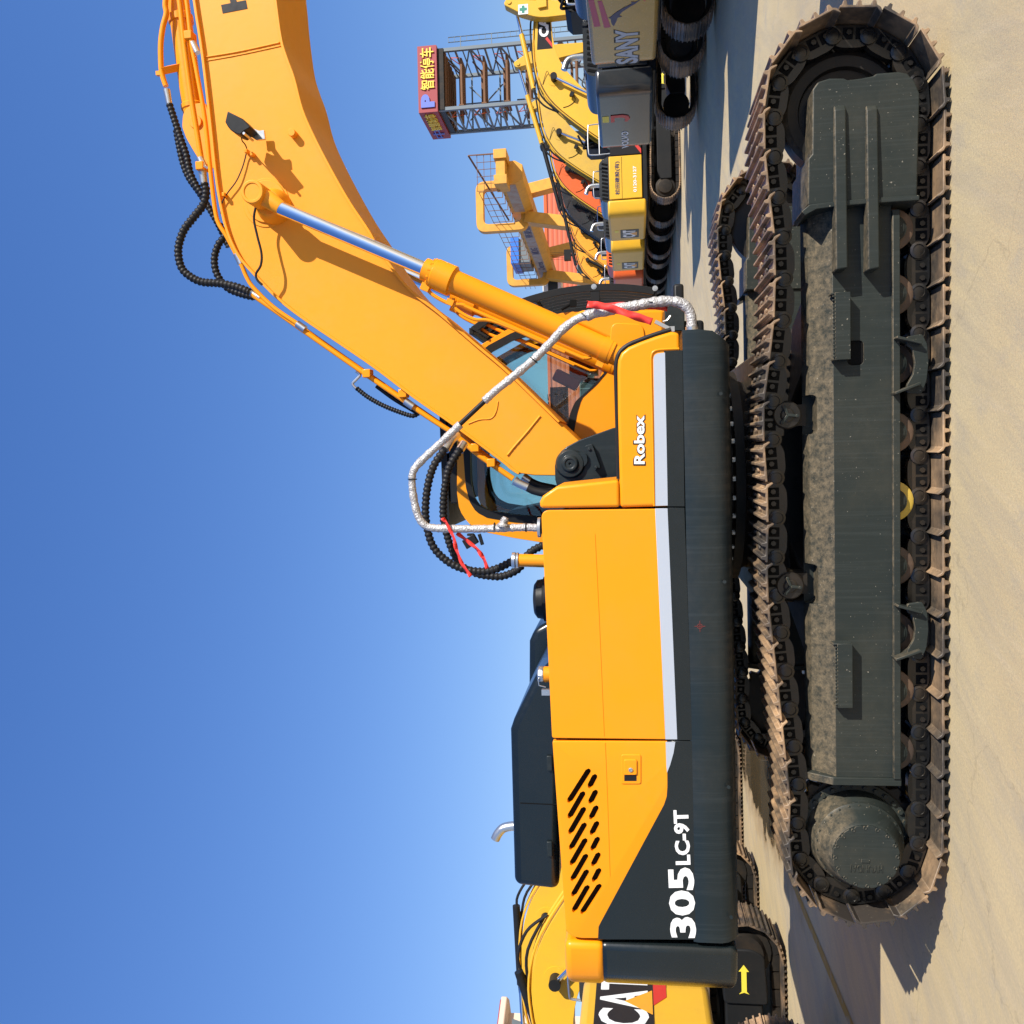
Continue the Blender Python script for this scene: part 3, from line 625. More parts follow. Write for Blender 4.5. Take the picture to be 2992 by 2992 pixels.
q = P3(1595, 2022, -1.3); gb = G(); gb.obox((q.x, -1.3, q.z), (.035, .03, .05)); gb.tube([(q.x+.03, -1.3, q.z+.0), (q.x+.04, -1.3, q.z+.04), (q.x+.08, -1.3, q.z+.045)], .004, 6); mk('hood_latch', gb, 'steel', EX)
# pipe stub feeding the hoses
a_, b_ = P3(1512, 1637, -.9), P3(1620, 1640, -.9)
mk('pipe_stub', G().cyl(a_, b_, .042, 24), 'orange', EX)
gb = G(); d_ = (b_-a_).normalized(); gb.lathe(a_-d_*.035, d_, [(0, .035), (0, .05), (.02, .052), (.022, .044), (.03, .05), (.042, .05)], 20); mk('pipe_clamp', gb, 'steel', EX)
ribbed('return_hose', [a_-d_*.01]+p3l([(1497, 1640), (1456, 1660), (1415, 1670), (1365, 1665), (1320, 1648), (1282, 1618), (1260, 1585), (1248, 1540), (1243, 1490), (1250, 1420), (1268, 1360), (1300, 1312)], -.8), .025, EX)
ribbed('return_hose', p3l([(1612, 1585), (1585, 1594), (1545, 1618), (1515, 1662), (1470, 1683), (1430, 1683), (1390, 1675), (1345, 1650), (1318, 1600), (1303, 1550), (1295, 1500), (1299, 1430), (1313, 1365), (1345, 1312)], -.6), .025, EX)
mk('hose_fitting', G().tube([P3(1300, 1314, -.8), P3(1318, 1288, -.75), P3(1335, 1272, -.6)], [.033, .026, .026], 12), 'steel', EX)
mk('hose_fitting', G().tube([P3(1343, 1316, -.6), P3(1356, 1296, -.55)], [.03, .03], 12), 'steel', EX)

# foil wrapped handrail
hr = [(1573, 1543), (1540, 1541), (1470, 1543), (1400, 1545), (1330, 1545), (1262, 1542), (1236, 1530), (1219, 1500), (1208, 1450), (1204, 1405), (1209, 1374), (1235, 1343), (1290, 1292), (1345, 1240)]
def wobble(P, r, amp):
    Q = resample([tuple(p) for p in P], max(20, int(sum((b-a).length for a, b in zip(P, P[1:]))/.012)), False)
    return Q, [r*(1+amp*random.uniform(-1, 1)) for _ in Q]
def foilp(name, px, r, Y=-1.33):
    q, rr = wobble(smooth(p3l(px, Y), 8), r, .10); return mk(name, G().tube(q, rr, 14), 'foil', EX, ang=180)
foilp('handrail_wrap', hr, .0235)
mk('handrail', G().tube(p3l([(1340, 1243), (1418, 1170)], -1.33), .015, 12), 'black', EX)
foilp('handrail_wrap', [(1415, 1172), (1450, 1140), (1500, 1100), (1560, 1050), (1610, 1000), (1645, 962), (1685, 933), (1720, 921)], .025)
foilp('handrail_wrap', [(1712, 924), (1740, 915), (1800, 903), (1860, 893), (1905, 884), (1955, 880), (1990, 886), (2012, 905), (2020, 930), (2021, 958)], .030)
gb = G()
for px, py in ((1599, 1543), ): gb.cyl(P3(1572, 1541, -1.33), P3(1580, 1541, -1.33), .06, 18)
gb.cyl(P3(2021, 956, -1.33), P3(2021, 966, -1.33), .036, 18); mk('rail_flange', gb, 'steel', EX)
gb = G()
for px, py, dx, dy in ((1445, 1540, 0, 22), (1537, 1541, 0, 24), (1205, 1400, 20, 0), (1560, 1052, 12, 14), (1710, 925, 12, 14), (1902, 885, 4, 20)):
    c_ = P3(px, py, -1.33); t_ = (P3(px+dy, py+dx, -1.33)-c_).normalized() if dx == 0 or dy == 0 else (P3(px+dx, py-dy, -1.33)-c_).normalized(); mk('cable_tie', G().cyl(c_-t_*.003, c_+t_*.003, .0285 if px < 1700 else .032, 14), 'black', EX)
# wrap knots
q, rr = wobble([P3(1470, 1540, -1.345), P3(1472, 1526, -1.345), P3(1478, 1512, -1.345)], .028, .3); mk('handrail_knot', G().tube(q, [r*(1.3-.7*i/len(rr)) for i, r in enumerate(rr)], 10), 'foil', EX, ang=180)
# ribbons
def ribbon(px, w, Y, parent=EX):
    pts = smooth(p3l(px, Y), 6); gb = G(); A, B = [], []
    for i, p in enumerate(pts):
        t = (pts[min(i+1, len(pts)-1)]-pts[max(i-1, 0)]).normalized(); n = t.cross(Vector((0, 1, 0))).normalized(); tw = .35*sin(i*.5); off = Vector((0, .012*sin(i*.9), 0)); n = (n+Vector((0, tw, 0))).normalized()
        A.append(gb.bm.verts.new(p+n*w+off)); B.append(gb.bm.verts.new(p-n*w-off))
    for i in range(len(A)-1): gb.face([A[i], B[i], B[i+1], A[i+1]])
    o = mk('red_ribbon', gb, 'ribbon', parent, ang=180); s_ = o.modifiers.new('s', 'SOLIDIFY'); s_.thickness = .0015; return o
ribbon([(1292, 1512), (1306, 1532), (1325, 1570), (1335, 1610), (1352, 1650), (1376, 1684)], .010, -1.37)
ribbon([(1335, 1557), (1362, 1578), (1392, 1603), (1412, 1630), (1424, 1662)], .011, -1.30)
ribbon([(1714, 889), (1745, 892), (1790, 902), (1850, 922), (1905, 940)], .021, -1.40)
ribbon([(1760, 893), (1820, 890), (1880, 895), (1950, 903)], .014, -1.29)
# front bracketry between the rail and the cab
gb = G(); gb.prism(atl([(1942, 896), (2000, 880), (2001, 968), (1942, 966)], -1.0), -1.0, -.5); mk('front_step', gb, 'grey', EX, bevel=.006)
gb = G(); gb.bar(P3(1914, 940, -1.35), P3(1958, 962, -1.35), .03, .02); gb.tube(smooth([P3(1937, 940, -1.35), P3(1950, 935, -1.35), P3(1960, 921, -1.35)], 5), [.006]*10+[.003], 8); gb.obox(P3(1963, 962, -1.35), (.03, .03, .03)); mk('pull_handle', gb, 'steel', EX)
gb = G(); gb.prism(atl([(1660, 930), (1700, 905), (1940, 905), (1940, 1030), (1850, 1040), (1800, 1000)], -.55), -.55, -.42); 
mk('boom_mount_cover', gb, 'orange', EX, bevel=.02)
mk('mount_cover_panel', G().prism(rnd(atl([(1786, 942), (1880, 946), (1888, 1020), (1780, 1020)], -.57), .05), -.562, -.55), 'orange', EX, bevel=.006)

# ---- boom
up = [(450, -800), (500, -420), (545, -180), (570, 0), (595, 166), (619, 373), (632, 497), (644, 580), (665, 671), (698, 745), (744, 800), (810, 868), (880, 924), (1000, 1006), (1100, 1075), (1212, 1160), (1324, 1238), (1464, 1342), (1495, 1368), (1518, 1383), (1560, 1389), (1622, 1390), (1690, 1395), (1712, 1370), (1712, 1320)]
lo = [(1692, 1288), (1634, 1234), (1485, 1089), (1390, 1008), (1282, 915), (1195, 845), (1100, 750), (1079, 679), (1021, 592), (967, 497), (918, 402), (884, 323), (860, 232), (839, 174), (822, 116), (806, 0), (785, -180), (720, -420), (590, -800)]
lo[6] = (1112, 738)
BY = -.30
UP = atl(up, BY); LO = atl(lo, BY)
boom = mk('boom', G().prism(UP+LO, -.29, .33), 'orange2', EX, bevel=.006)
# flange plates proud of the web
def band(pts, t, y0, y1, name, par, out=1):
    P = [Vector(p) for p in pts]; gb = G(); A, B = [], []
    for i, p in enumerate(P):
        d = (P[min(i+1, len(P)-1)]-P[max(i-1, 0)]).normalized(); n = Vector((-d.y, d.x))*out
        A.append(p+n*t*.4); B.append(p-n*t*.6)
    return mk(name, gb.prism([tuple(a) for a in A]+[tuple(b) for b in B[::-1]], y0, y1), 'orange2', par, bevel=.003, seg=1)
band(smooth(UP[:20], 4), .02, -.318, .35, 'top_flange', boom); band(smooth(LO[1:], 4), .02, -.318, .35, 'bottom_flange', boom)
def weld(px, r=.006, Y=-.293):
    q, rr = wobble(smooth(p3l(px, Y), 6), r, .15); return mk('weld_bead', G().tube(q, rr, 8), 'orange2', boom, ang=180)
weld([(598, 167), (700, 150), (818, 124)], .0055); weld([(600, 178), (700, 160), (820, 134)], .003)
weld([(1578, 1215), (1540, 1262), (1500, 1308), (1482, 1331)], .008)
weld([(1368, 1238), (1400, 1226), (1435, 1222), (1450, 1200), (1455, 1172)], .004)
def disc(px, py, Y0, Y1, r, nm, par, m_='orange2', n=44, bev=.004):
    p = P3(px, py, Y0); return mk(nm, G().cyl((p.x, Y1, p.z), (p.x, Y0, p.z), r, n), m_, par, bevel=bev)
disc(777, 592, -.296, -.28, .175, 'pin_plate', boom)
disc(777, 588, -.31, -.28, .150, 'pin_plate', boom)
pc = P3(747, 568, -.62)
mk('pin_boss', G().lathe((pc.x, -.29, pc.z), (0, -1, 0), [(0, .13), (.06, .118), (.12, .095), (.13, .085)], 40), 'orange2', boom)
# black H of the maker's lettering and the letters after it
def lettering():
    o_ = Vector((723, 25)); upv = Vector((-72.5, 14)); rt = Vector((-14, -72.5))
    f = lambda a, b: tuple(o_+rt*a+upv*b)
    gb = G()
    for a0, a1, b0, b1 in ((0, .34, 0, 1), (.34, .95, .37, .62), (.95, 1.29, 0, 1)): gb.prism(atl([f(a0, b0), f(a1, b0), f(a1, b1), f(a0, b1)], -.292), -.2925, -.28)
    mk('boom_lettering', gb, 'decal', boom)
    text('boom_lettering', 'YUNDAI', P3(*f(1.42, 0), -.2905), P3(*f(7.3, 0), -.2905), P3(*f(1.42, 1), -.2905), 'decal', boom, bold=.04, depth=.002)
lettering()
disc(851, 386, -.345, -.28, .027, 'stud', boom, n=20, bev=.003)
# boom foot bracket
fb = atl([(1830, 1424), (1628, 1424), (1622, 1400), (1621, 1362), (1626, 1338), (1640, 1318), (1656, 1305), (1692, 1286), (1792, 1250), (1830, 1246)], -.40)
br = mk('boom_foot_bracket', G().prism(fb, -.40, -.34), 'grey', EX, bevel=.006)
mk('boom_foot_bracket', G().prism(fb, .36, .42), 'grey', EX, bevel=.006)
pf = P3(1666, 1355, -.42); gb = G(); gb.lathe((pf.x, -.40, pf.z), (0, -1, 0), [(0, .105), (.012, .10), (.03, .092), (.034, .06), (.04, .058), (.05, .05), (.052, .035), (.046, .03), (.046, .008), (.03, .007)], 40)
gb.prism(rnd(atl([(1655, 1318), (1715, 1325), (1718, 1352), (1675, 1395), (1655, 1390)], -.42), .02), -.425, -.40); gb.prism(rnd(atl([(1709, 1303), (1730, 1296), (1755, 1366), (1738, 1376)], -.45), .01), -.45, -.40)
for q in ((1722, 1312), (1742, 1365)): v_ = P3(*q, -.455); gb.cyl((v_.x, -.44, v_.z), (v_.x, -.462, v_.z), .012, 6)
mk('foot_pin', gb, 'grey', EX, bevel=.003)

# ---- boom cylinders
def boom_cyl(sy):
    Y = -.50*sy
    def q(px, py): v = P3(px, py, -.50); return Vector((v.x, Y, v.z))
    p0 = q(752, 570); p1 = q(822, 609); p2 = q(1240, 786); p3 = q(1338, 829); p4 = q(1792, 1030); p5 = q(1870, 1064)
    ax = (p2-p1).normalized()
    rod = mk('cylinder_rod', G().cyl(p1-ax*.02, p2+ax*.02, .048, 36), 'chrome', EX)
    gb = G(); gb.lathe((p0.x, Y+.085*sy, p0.z), (0, -sy, 0), [(0, .082), (.17, .082), (.178, .076), (.178, .058), (.172, .057), (.172, .0)], 36); 
    gb.tube([p0+ax*.02, p0+ax*.09, p1], [.055, .062, .050], 20); mk('rod_eye', gb, 'orange2', rod, bevel=.002)
    gb = G(); a3 = (p4-p2).normalized(); L_ = (p4-p2).length
    gb.lathe(p2, a3, [(0, .05), (.001, .078), (.055, .080), (.06, .097), (.075, .097), (.08, .104), (.215, .106), (.225, .088), (.25, .083), (L_-.06, .083), (L_-.055, .088), (L_, .088), (L_+.003, .07)], 40)
    bo = mk('cylinder_barrel', gb, 'orange', EX)
    gb = G()
    nx = a3.cross(Vector((0, 1, 0))).normalized(); ny = a3.cross(nx)
    for k in range(12): an = 2*pi*k/12; c_ = p2+a3*.062+(nx*cos(an)+ny*sin(an))*.091; gb.cyl(c_-a3*.012, c_+a3*.004, .009, 6)
    mk('head_bolts', gb, 'orange', bo)
    mk('cylinder_base', G().cyl(p4, p5, .078, 32), 'orange', bo)
    dn = nx if nx.x < 0 else -nx     # towards the boom
    gb = G(); gb.tube(smooth([p2+a3*.05-ny*.0+dn*.10, p2+a3*.12+dn*.135, p2+a3*.25+dn*.145, p2+a3*.35+dn*.115, p2+a3*.45+dn*.118, p2+a3*(L_-.25)+dn*.115, p2+a3*(L_-.16)+dn*.11, p2+a3*(L_-.12)+dn*.085], 6), .013, 10); gb.obox(p2+a3*.06+dn*.11, (.06, .06, .05), Matrix((a3, Vector((0, 1, 0)), nx)).transposed()); mk('cylinder_pipe', gb, 'orange', bo)
    gb = G(); gb.tube(smooth([p2+a3*.27+dn*.10, p2+a3*.30+dn*.155, p2+a3*.45+dn*.175, p2+a3*.62+dn*.13, p2+a3*(L_-.3)+dn*.128], 6), .012, 10); gb.obox(p2+a3*.26+dn*.135, (.05, .05, .04), Matrix((a3, Vector((0, 1, 0)), nx)).transposed()); mk('cylinder_pipe', gb, 'orange', bo)
    gb = G(); gb.lathe(p4-a3*.08, a3, [(0, .09), (.055, .09)], 36); gb.obox(p4-a3*.05+dn*.10, (.05, .05, .05), Matrix((a3, Vector((0, 1, 0)), nx)).transposed()); mk('pipe_clamp', gb, 'orange', bo)
boom_cyl(1); boom_cyl(-1)
gb = G(); gb.tube(smooth(p3l([(748, 602), (742, 640), (752, 690), (764, 740), (762, 775), (748, 800), (752, 818), (766, 832)], -.42), 6), .0085, 10); mk('grease_hose', gb, 'rubber', boom)
# lamp on the boom side
lb = [(669, 365), (676, 334), (720, 356), (741, 378), (739, 382), (722, 392), (712, 402), (700, 398), (684, 388), (676, 378)]
lamp = mk('work_lamp', G().prism(atl(lb, -.52), -.58, -.45), 'black', boom, bevel=.018, seg=3)
gb = G(); gb.prism(atl([(722, 371), (728, 372), (760, 385), (774, 383), (777, 408), (752, 412), (728, 396)], -.42), -.44, -.425); gb.prism(atl([(752, 384), (774, 383), (777, 408), (755, 411)], -.34), -.345, -.335); gb.bar(P3(755, 398, -.43), P3(765, 398, -.335), .05, .008); v_ = P3(764, 397, -.35); gb.cyl((v_.x, -.345, v_.z), (v_.x, -.36, v_.z), .013, 6); v_ = P3(712, 389, -.59); gb.cyl((v_.x, -.44, v_.z), (v_.x, -.59, v_.z), .009, 10); mk('lamp_bracket', gb, 'steel', lamp)
gb = G(); gb.tube(smooth([P3(705, 400, -.5), P3(708, 412, -.45), P3(716, 422, -.38), P3(721, 436, -.33), P3(718, 455, -.31), P3(708, 490, -.31), P3(690, 530, -.315), P3(664, 565, -.315), P3(648, 595, -.31), P3(645, 625, -.31)], 6), .0045, 8); mk('lamp_cable', gb, 'rubber', lamp)
gb = G()
for q in ((722, 443), (738, 452), (656, 570)): mk('cable_clip', G().obox(P3(*q, -.315), (.028, .05, .022)), 'orange', boom, bevel=.004)
# arm cylinder and lug on top of the boom
lug = atl([(600, 300), (566, 305), (545, 318), (536, 338), (534, 372), (546, 405), (566, 440), (588, 475), (640, 500), (640, 400)], -.12)
for y0 in (-.13, .10): mk('cylinder_lug', G().prism(rnd(lug, .02), y0, y0+.03), 'orange2', boom, bevel=.003)
disc(570, 355, -.145, .14, .048, 'lug_pin', boom)
pa, pb = P3(570, 355, 0), P3(515, -40, 0); axa = (pb-pa).normalized()
gb = G(); gb.lathe(pa-axa*.02, axa, [(0, .07), (.1, .08), (.11, .088), (.14, .088), (.15, .08), (.75, .08), (.752, .092), (.80, .092), (.81, .08), (1.9, .08), (1.91, .098), (2.1, .098)], 32); mk('arm_cylinder', gb, 'orange', EX)
mk('arm_cylinder_rod', G().cyl(pa+axa*2.05, pa+axa*2.9, .05, 24), 'chrome', EX)
gb = G(); gb.bar(P3(472, 208, -.12), P3(532, 195, -.05), .05, .02); gb.obox(P3(465, 215, -.12), (.03, .03, .04)); mk('pipe_bracket', gb, 'orange', EX)
def pipe(px, Y, r=.016, nm='steel_pipe', m_='orange', par=boom): return mk(nm, G().tube(smooth(p3l(px, Y), 6), r, 12), m_, par, ang=60)
pipe([(492, -60), (483, 10), (486, 40), (476, 80), (470, 130), (471, 195), (476, 225), (485, 252)], -.12, .020)
pipe([(507, -60), (524, 0), (541, 150), (560, 290), (578, 400), (588, 462)], -.24, .020)
pipe([(535, -60), (545, 0), (552, 60), (560, 130), (575, 210), (598, 340), (612, 470), (620, 545), (630, 620), (640, 655), (662, 690), (688, 740), (706, 775), (722, 812), (742, 842), (800, 898), (868, 945)], -.27, .016)
pipe([(736, 860), (800, 905), (864, 950), (1038, 1072), (1166, 1160), (1250, 1218), (1332, 1270)], -.25, .019)
pipe([(880, 955), (1000, 1040), (1170, 1158), (1290, 1240)], -.17, .016)
pipe([(1340, 1280), (1365, 1300), (1400, 1330), (1450, 1365), (1499, 1399)], -.25, .021)
pipe([(1345, 1262), (1400, 1315), (1460, 1358)], -.18, .016)
gb = G()
for q, d_ in (((563, 125), 0), ((584, 462), 0), ((868, 946), 1), ((1184, 1172), 1), ((692, 742), 0)):
    c_ = P3(*q, -.26); e_ = P3(q[0]+(14 if d_ == 0 else 24), q[1]+(30 if d_ == 0 else 17), -.26); mk('pipe_sleeve', G().tube([c_, e_], .027, 14), 'steel', boom)
gb = G()
for q in ((556, 108), (590, 488), (1437, 1352), (1075, 1092), (1180, 1150), (1390, 1308)): mk('pipe_block', G().obox(P3(*q, -.25), (.06, .09, .06)), 'orange', boom, bevel=.006)
for a_, r_, y_ in (([(487, 262), (495, 304)], [.026, .022], -.12), ([(590, 492), (596, 535)], [.03, .026], -.24), ([(722, 848), (762, 872)], [.024, .030], -.24), ([(1503, 1404), (1515, 1412), (1542, 1424)], [.034, .03, .03], -.26), ([(1528, 1392), (1548, 1406)], [.03, .03], -.18)): mk('hose_fitting', G().tube(p3l(a_, y_), r_, 14), 'steel', boom)
ribbed('hydraulic_hose', p3l([(596, 535), (602, 560), (594, 598), (565, 636), (538, 672), (523, 715), (522, 750), (532, 785), (556, 808), (590, 824), (640, 828), (690, 838), (728, 853)], -.26), .027, boom, label='long looping black ribbed hose above the boom')
ribbed('hydraulic_hose', p3l([(640, 655), (655, 690), (640, 712), (628, 745), (628, 780), (640, 812), (668, 844), (715, 862), (745, 868)], -.14), .025, boom)
ribbed('hydraulic_hose', p3l([(495, 304), (510, 350), (528, 405), (545, 455), (556, 505), (575, 545), (592, 570)], -.12), .024, boom)
ribbed('hydraulic_hose', p3l([(515, 380), (524, 430), (535, 478), (552, 520), (580, 560), (612, 610), (640, 660), (668, 720)], .0), .023, boom)
mk('foot_hose', G().tube(smooth(p3l([(1540, 1424), (1560, 1434), (1590, 1441), (1630, 1445)], -.26), 6), .028, 14), 'rubber', EX)
mk('foot_hose', G().tube(smooth(p3l([(1546, 1405), (1575, 1418), (1620, 1428), (1660, 1440)], -.18), 6), .028, 14), 'rubber', EX)
gb = G(); gb.tube(smooth(p3l([(1040, 1085), (1052, 1095), (1042, 1108), (1030, 1122), (1040, 1135)], -.22), 5), .010, 10); mk('elbow_fitting', gb, 'steel', boom)
ribbed('branch_hose', p3l([(1042, 1134), (1075, 1160), (1120, 1185), (1170, 1205), (1205, 1215), (1222, 1208)], -.2), .016, boom, .02)
mk('branch_hose', G().tube(smooth(p3l([(1100, 1128), (1150, 1165), (1200, 1195), (1225, 1210)], -.1), 5), .016, 10), 'rubber', boom)
# arm and bucket, beyond the picture's edge
tip = Vector((UP[0][0], 0, (UP[0][1]+LO[-1][1])/2)); bt = Vector((4.75, 0, 1.15)); d_ = (bt-tip).normalized(); n_ = Vector((-d_.z, 0, d_.x))
armp = [tip-d_*.8+n_*.05, tip-d_*.3-n_*.35, tip+d_*.8-n_*.22, bt-n_*.14, bt+n_*.14, tip+d_*.6+n_*.28, tip-d_*.1+n_*.25]
arm = mk('arm', G().prism([(p.x, p.z) for p in armp], -.2, .2), 'orange2', EX, bevel=.02)
bk = [(4.95, 1.25), (5.35, .75), (5.3, .25), (4.9, .03), (4.3, .03), (4.05, .25), (4.15, .28), (4.4, .12), (4.85, .15), (5.1, .35), (4.9, .8), (4.5, 1.1), (4.55, 1.35)]
mk('bucket', G().prism(bk, -.6, .6), 'black', EX, bevel=.02)

# ---- cab
YC = .46; YF = 1.46
out = [(1990, 905), (1940, 905), (1800, 903), (1650, 912), (1500, 952), (1400, 1010), (1352, 1046), (1337, 1100), (1335, 1440), (1342, 1490), (1368, 1530), (1420, 1556), (1500, 1572), (1600, 1588), (1990, 1600)]
inn = [(1782, 1078), (1770, 1000), (1700, 955), (1600, 950), (1500, 972), (1425, 1012), (1385, 1050), (1370, 1100), (1354, 1300), (1362, 1420), (1374, 1466), (1392, 1494), (1424, 1511), (1500, 1524), (1610, 1532), (1665, 1500), (1668, 1330), (1676, 1260), (1684, 1210), (1698, 1165), (1742, 1125)]
cab_out = atl(out, YC); cab_in = atl(inn, YC)
cf = mk('cab', G().ring(rnd(cab_out, .03), cab_in, YC, YC+.06, 120), 'orange', EX, bevel=.004)
mk('cab_side', G().ring(rnd(cab_out, .03), cab_in, YF-.06, YF, 120), 'orange', cf, bevel=.004)
gb = G(); o2 = resample(rnd(cab_out, .03), 120)
for i in range(len(o2)):
    a, b = o2[i], o2[(i+1) % len(o2)]; mx_, mz_ = (a[0]+b[0])/2, (a[1]+b[1])/2
    if (mz_ > 3.1 and mx_ < 1.1) or (mz_ < 1.95 and mx_ > .9) or (mx_ < -.2 and mz_ < 2.15):
        v = gb.loop([(a[0], YC+.05, a[1]), (b[0], YC+.05, b[1]), (b[0], YF-.05, b[1]), (a[0], YF-.05, a[1])]); gb.face(v)
mk('cab_shell', gb, 'orange', cf)
def inset(pts, d):
    c_ = Vector((sum(p[0] for p in pts)/len(pts), sum(p[1] for p in pts)/len(pts))); return [tuple(Vector(p)+(c_-Vector(p)).normalized()*d) for p in pts]
rs = resample(cab_in, 120)
for y_ in (YC, YF-.02): mk('window_seal', G().ring([tuple(p) for p in inset(rs, -.005)], inset(rs, .055), y_-.004, y_+.02, 120), 'black', cf)
for y_ in (YC+.03, YF-.04): gb = G(); gb.prism(inset(rs, .03), y_, y_+.005); mk('side_window', gb, 'glass', cf)
# interior: seat, console, roof lining
gb = G(); gb.obox((-.02, .95, 1.95), (.5, .5, .16)); gb.obox((-.28, .95, 2.35), (.14, .48, .75), Matrix.Rotation(radians(-10), 3, 'Y')); gb.obox((-.34, .95, 2.85), (.1, .3, .22)); mk('seat', gb, 'black', cf, bevel=.04, seg=3)
gb = G(); gb.obox((.9, .95, 2.0), (.12, .4, .1)); gb.tube([(.75, .75, 1.6), (.78, .74, 2.0), (.82, .72, 2.12)], .016, 8); gb.tube([(.75, 1.1, 1.6), (.78, 1.12, 2.0), (.82, 1.14, 2.12)], .016, 8); gb.box(.2, .55, .58, .72, 1.7, 2.0); mk('levers', gb, 'black', cf, bevel=.01)
gb = G(); gb.obox(P3(1690, 1075, .7), (.22, .16, .14)); gb.obox(P3(1655, 1110, .62), (.10, .04, .22), Matrix.Rotation(.5, 3, 'Y')); mk('rag', gb, 'seatred', cf, bevel=.04, seg=3)
gb = G(); gb.box(-.38, .85, YC+.07, YF-.07, 3.17, 3.22); gb.box(-.40, -.34, YC+.07, YF-.07, 1.7, 3.0); mk('roof_lining', gb, 'black', cf)
gb = G(); xx, zz = at(1620, 1180, YC+.04); a_, b_ = at(1660, 1130, YC+.04), at(1612, 1290, YC+.04); gb.box(b_[0], a_[0], YC+.026, YC+.028, a_[1], b_[1]); st_ = mk('window_sticker', gb, 'glassdark', cf)
for k, (tx, za) in enumerate((('C E 305', .035), ('K  A  J', .10), ('ROPS', .16))):
    text('sticker_print', tx, (b_[0]+.05, YC+.024, a_[1]+za-.02), (a_[0]-.05, YC+.024, a_[1]+za-.02), (b_[0]+.05, YC+.024, a_[1]+za+.005), 'black', st_, depth=.001)
# roof cover and front guard of upright bars
gb = G(); rx0, rz0 = at(1332, 1500, YC); rx1, rz1 = at(1332, 1090, YC); gb.box(rx0+.08, rx1+.25, YC+.02, YF-.02, rz1+.02, rz1+.085); mk('roof_guard', gb, 'black', cf, bevel=.01)
gpx = [(1377, 956), (1432, 917), (1490, 888), (1545, 866), (1640, 842), (1735, 831), (1810, 830), (1880, 836), (1915, 842)]
gp = smooth(atl(gpx, YC), 5)
def archbar(gb, y, w, t):
    P = [Vector(p) for p in gp]; A, B = [], []
    for i, p in enumerate(P):
        d = (P[min(i+1, len(P)-1)]-P[max(i-1, 0)]).normalized(); n = Vector((-d.y, d.x)); A.append(tuple(p+n*0)); B.append(tuple(p-n*t if (p-n*t).x < p.x else p+n*t))
    gb.prism(A+B[::-1], y-w/2, y+w/2)
gb = G(); archbar(gb, YC, .03, .055)
gd = mk('window_guard', gb, 'black', cf, bevel=.003)
for k in range(1, 8):
    gb = G(); archbar(gb, YC+k*(YF-YC)/7.0, .03 if k == 7 else .022, .05 if k == 7 else .032); mk('guard_bar', gb, 'black', gd)
gb = G()
for q in ((1377, 956), (1560, 862), (1738, 836), (1912, 846)):
    v_ = P3(*q, YC); gb.bar((v_.x-.03, YC-.005, v_.z), (v_.x-.03, YF+.005, v_.z), .05, .035)
gb.box(*sorted((P3(1750, 870, YC).x-.03, P3(1750, 836, YC).x-.02)), YC-.012, YC-.004, P3(1752, 850, YC).z, P3(1726, 850, YC).z)
gb.bar(P3(1378, 958, YC), P3(1425, 985, YC), .02, .06, (0, 1, 0)); mk('guard_crossbar', gb, 'black', gd, bevel=.003)
for q in ((1735, 837), (1914, 842)): v_ = P3(*q, YC-.02); gb = G(); gb.lathe((v_.x, YC-.01, v_.z), (0, -1, 0), [(0, .021), (.006, .021), (.006, .012), (.012, .012)], 16); mk('guard_bolt', gb, 'steel', gd)
# rear work lamp and mirror arm on the cab corner
q = P3(1375, 1582, .5); gb = G(); gb.obox(q, (.08, .06, .11), Matrix.Rotation(-.5, 3, 'Y')); gb.bar(P3(1365, 1562, .5), P3(1385, 1562, .5), .03, .02); gb.bar(P3(1400, 1560, .5), P3(1410, 1592, .5), .01, .03); mk('cab_lamp', gb, 'black', cf, bevel=.008)
gb = G(); gb.tube(smooth(p3l([(1640, 905), (1665, 890), (1672, 884)], .44), 4), .012, 8); gb.obox(P3(1675, 886, .44), (.05, .03, .05)); mk('wiper_arm', gb, 'void', cf)
#BACKGROUND
# ================================================================== BACKGROUND MACHINES
def oval_path(L_, z0, z1, n, sag=.03):
    r = (z1-z0)/2; zc = (z0+z1)/2; p = []
    for k in range(9): t = radians(90+k*22.5); p.append((-L_/2+r*cos(t), zc+r*sin(t)))
    for k in range(1, 8): p.append((-L_/2+L_*k/8, z0))
    for k in range(9): t = radians(-90+k*22.5); p.append((L_/2+r*cos(t), zc+r*sin(t)))
    for k in range(1, 8): p.append((L_/2-L_*k/8, z1-sag*sin(pi*k/8)*(1+.4*sin(3*k))))
    return resample(p, n)
def bg_track(gb, Yc, w=.6, L_=3.5, n=46):
    P = oval_path(L_, .05, .93, n)
    for i in range(n):
        a, b = Vector(P[i]), Vector(P[(i+1) % n]); t = (b-a).normalized(); nn = Vector((t.y, -t.x)); c = (a+b)/2; l = (b-a).length
        mt = Matrix(((t.x, 0, nn.x), (0, 1, 0), (t.y, 0, nn.y)))
        gb.m = 0; gb.obox((c.x, Yc, c.y), (l*.96, w, .02), mt)
        for s_ in (-.3, .02, .34): gb.obox(Vector((c.x, Yc, c.y))+mt @ Vector((s_*l, 0, .022)), (.016, w, .03), mt)
        gb.m = 1; gb.obox(Vector((c.x, Yc, c.y))+mt @ Vector((0, 0, -.06)), (l*.9, .2, .09), mt)
